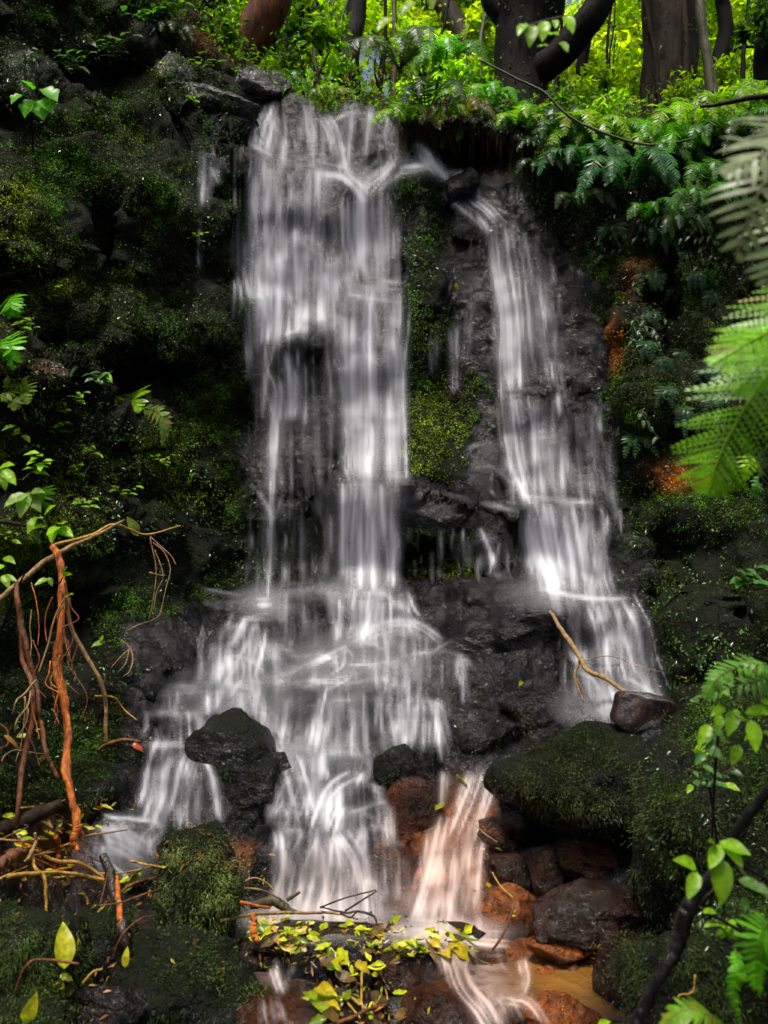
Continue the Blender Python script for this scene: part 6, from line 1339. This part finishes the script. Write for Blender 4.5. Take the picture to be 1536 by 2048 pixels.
# ------------------------------------------------------------------ fallen leaves
def fallen(label, pts, size, col, group, seed, flat=1.0, width=(.35, .55), n_bank=14):
    g = np.random.default_rng(seed); bk = []
    for j in range(n_bank):
        c = np.asarray(col[j % len(col)], float) * g.uniform(.8, 1.2)
        bk.append(leaf_mesh(c, width=g.uniform(.22, .62), fold=g.uniform(-.35, .45), curl=g.uniform(-.5, .7), lobes=int(g.integers(0, 4)), name='fallen_leaf', mat=M_DEAD, seed=seed + j))
    for (u, v) in pts:
        p = Sf(u, v, g.uniform(.01, .07))
        a = g.uniform(0, 2 * np.pi)
        d = np.array([math.cos(a), math.sin(a) * .6 - .1, g.uniform(-.55, .25)])
        o = place_leaf(bk[g.integers(0, n_bank)], p, d, (g.normal() * .35, -.45 + g.normal() * .3, .8), size * g.choice([.45, .7, .9, 1.1, 1.6]), None, 'fallen_leaf')
        tag(o, label.replace('@', 'left end' if u < 640 else 'middle' if u < 770 else 'right end'), 'leaf', group)
g = np.random.default_rng(15)
lb = [(170, 1700, 200, 110, 1), (60, 1640, 110, 60, .9), (300, 1790, 60, 50, .8), (240, 1880, 30, 60, .8), (560, 1860, 80, 40, 1), (720, 1885, 240, 55, 1), (720, 2010, 90, 60, 1), (140, 1975, 60, 40, .6), (960, 1700, 40, 90, .6), (1010, 1790, 50, 60, .4), (520, 1760, 40, 40, .5)]
p_, n_, u_, v_ = scatter(60000, (-60, 1100, 1560, 2080), lambda u, v: blobs(u, v, lb) * .22 * (1 - np.clip(alpha_at(u, v) * 2, 0, 1)), 90)
pal = np.array([(.10, .04, .015), (.05, .025, .012), (.20, .08, .015), (.28, .24, .012), (.02, .012, .008), (.14, .16, .012), (.26, .10, .015)])
V, F, C = leaflets(p_, n_, .030, .32, pal[g.integers(0, len(pal), len(p_))], 91, .4, 2, .02)
o = obj('leaf_litter', mesh('leaf_litter', V, F, M_DEAD, cols=C, smooth=False)); tag(o, 'soaked brown and yellow scraps of leaf litter between the boulders', 'litter', kind='stuff')
g = np.random.default_rng(5)
YL = [(.40, .40, .008), (.30, .34, .010), (.12, .07, .02), (.44, .33, .015), (.18, .24, .010), (.22, .11, .025), (.36, .38, .008), (.07, .05, .02), (.10, .16, .010)]
def cloud(n, f):
    r = []
    while len(r) < n:
        u, v = f(g.uniform(), g.uniform(), g.normal(), g.normal())
        r.append((u, v))
    return r
top_ = lambda u: np.interp(u, [510, 600, 700, 850, 900, 1030], [1835, 1832, 1838, 1852, 1862, 1880])
bot_ = lambda u: np.interp(u, [510, 600, 680, 760, 850, 1030], [1880, 1895, 1955, 1945, 1900, 1905])
def pile(a, b, c, d):
    u = 515 + 420 * a; return u, top_(u) + (bot_(u) - top_(u)) * b
fallen('yellow fallen leaf in the @ of the leaf pile damming the pool', cloud(240, pile), .062, YL, 'leaves of the leaf pile damming the pool', 40)
fallen('yellow-green fallen leaf on the litter at the bottom edge, right of centre', cloud(26, lambda a, b, c, d: (640 + 150 * a, 1985 + 60 * b)), .075, YL, 'leaves at the bottom edge below the leaf pile', 41)
fallen('yellow fallen leaf among the sticks at lower left', cloud(46, lambda a, b, c, d: (20 + 190 * a, 1610 + 150 * b)), .07, YL, 'leaves among the lower left sticks', 42)
fallen('yellow scrap of leaf beside the dome-shaped mossy boulder', cloud(10, lambda a, b, c, d: (220 + 90 * a, 1735 + 22 * b)), .06, YL, 'leaf scraps by the dome-shaped boulder', 43)
fallen('yellow leaf caught on the left wall beside the crooked root', [(8, 1470), (20, 1478), (32, 1474), (92, 1505), (60, 1440)], .07, YL, 'leaves caught on the left wall', 44)
fallen('greenish yellow leaf wet beside the orange spout', [(888, 1605), (895, 1590), (962, 1720), (970, 1770), (968, 1700), (960, 1560), (912, 1550)], .06, YL, 'leaves beside the orange spout', 45)
yb = leaf_mesh((.30, .30, .010), width=.46, fold=.22, curl=.25, lobes=0, seg=12, name='fallen_leaf', mat=M_DEAD, seed=9)
o = place_leaf(yb, P(128, 1938, 3.2), P(130, 1840, 3.25) - P(128, 1938, 3.2), (.6, -1, .35), 84 * 3.2 / FPX, None, 'fallen_leaf'); tag(o, 'large upright yellow leaf standing between the two mossy boulders at bottom left', 'leaf')
fallen('crumpled yellow leaf at the foot of the large upright yellow leaf', [(120, 1950), (140, 1962), (158, 1945), (130, 1975), (168, 1955), (150, 1980), (118, 1965)], .075, YL[:3], 'crumpled leaves under the upright yellow leaf', 46)
o = place_leaf(bank('yelleaf', (.38, .36, .02), width=.42), P(50, 2045, 3.0), P(72, 1992, 2.95) - P(50, 2045, 3.0), (.4, -.8, .5), 66 * 3.0 / FPX, None, 'fallen_leaf'); tag(o, 'pale yellow leaf standing on the mossy rock in the bottom left corner', 'leaf')
o = place_leaf(bank('yelleaf', (.38, .36, .02)), P(250, 1935, 3.3), P(252, 1905, 3.3) - P(250, 1935, 3.3), (0, -1, .2), 36 * 3.3 / FPX, None, 'fallen_leaf'); tag(o, 'small yellow leaf at the foot of the leaning orange stick', 'leaf')
o = place_leaf(leaf_mesh((.30, .05, .025), width=.7, lobes=3, fold=.3, curl=.4, name='fallen_leaf', mat=M_DEAD), Sf(264, 1490, .05), (1, -.2, -.25), (.2, -.6, .8), 24 * 4.8 / FPX, None, 'fallen_leaf'); tag(o, 'red fallen leaf at the water edge on the left', 'leaf')
o = place_leaf(bank('yelleaf', (.38, .36, .02)), Sf(912, 566, .03), (.1, 0, -1), (0, -1, .2), 22 * 7 / FPX, None, 'fallen_leaf'); tag(o, 'small bright yellow leaf stuck to the wet wall right of the mossy column', 'leaf')
o = place_leaf(bank('yelleaf', (.38, .36, .02)), Sf(130, 1365, .06), (.1, 0, -1), (0, -1, .2), 22 * 4.3 / FPX, None, 'fallen_leaf'); tag(o, 'tiny yellow leaf clinging beside the bright orange root', 'leaf')
o = place_leaf(bank('yelleaf', (.38, .36, .02)), Sf(1040, 1360, .04), (.3, 0, -1), (0, -1, .4), 30 * 5.3 / FPX, None, 'fallen_leaf'); tag(o, 'dull yellow leaf on the wet rock left of the dead branch', 'leaf')
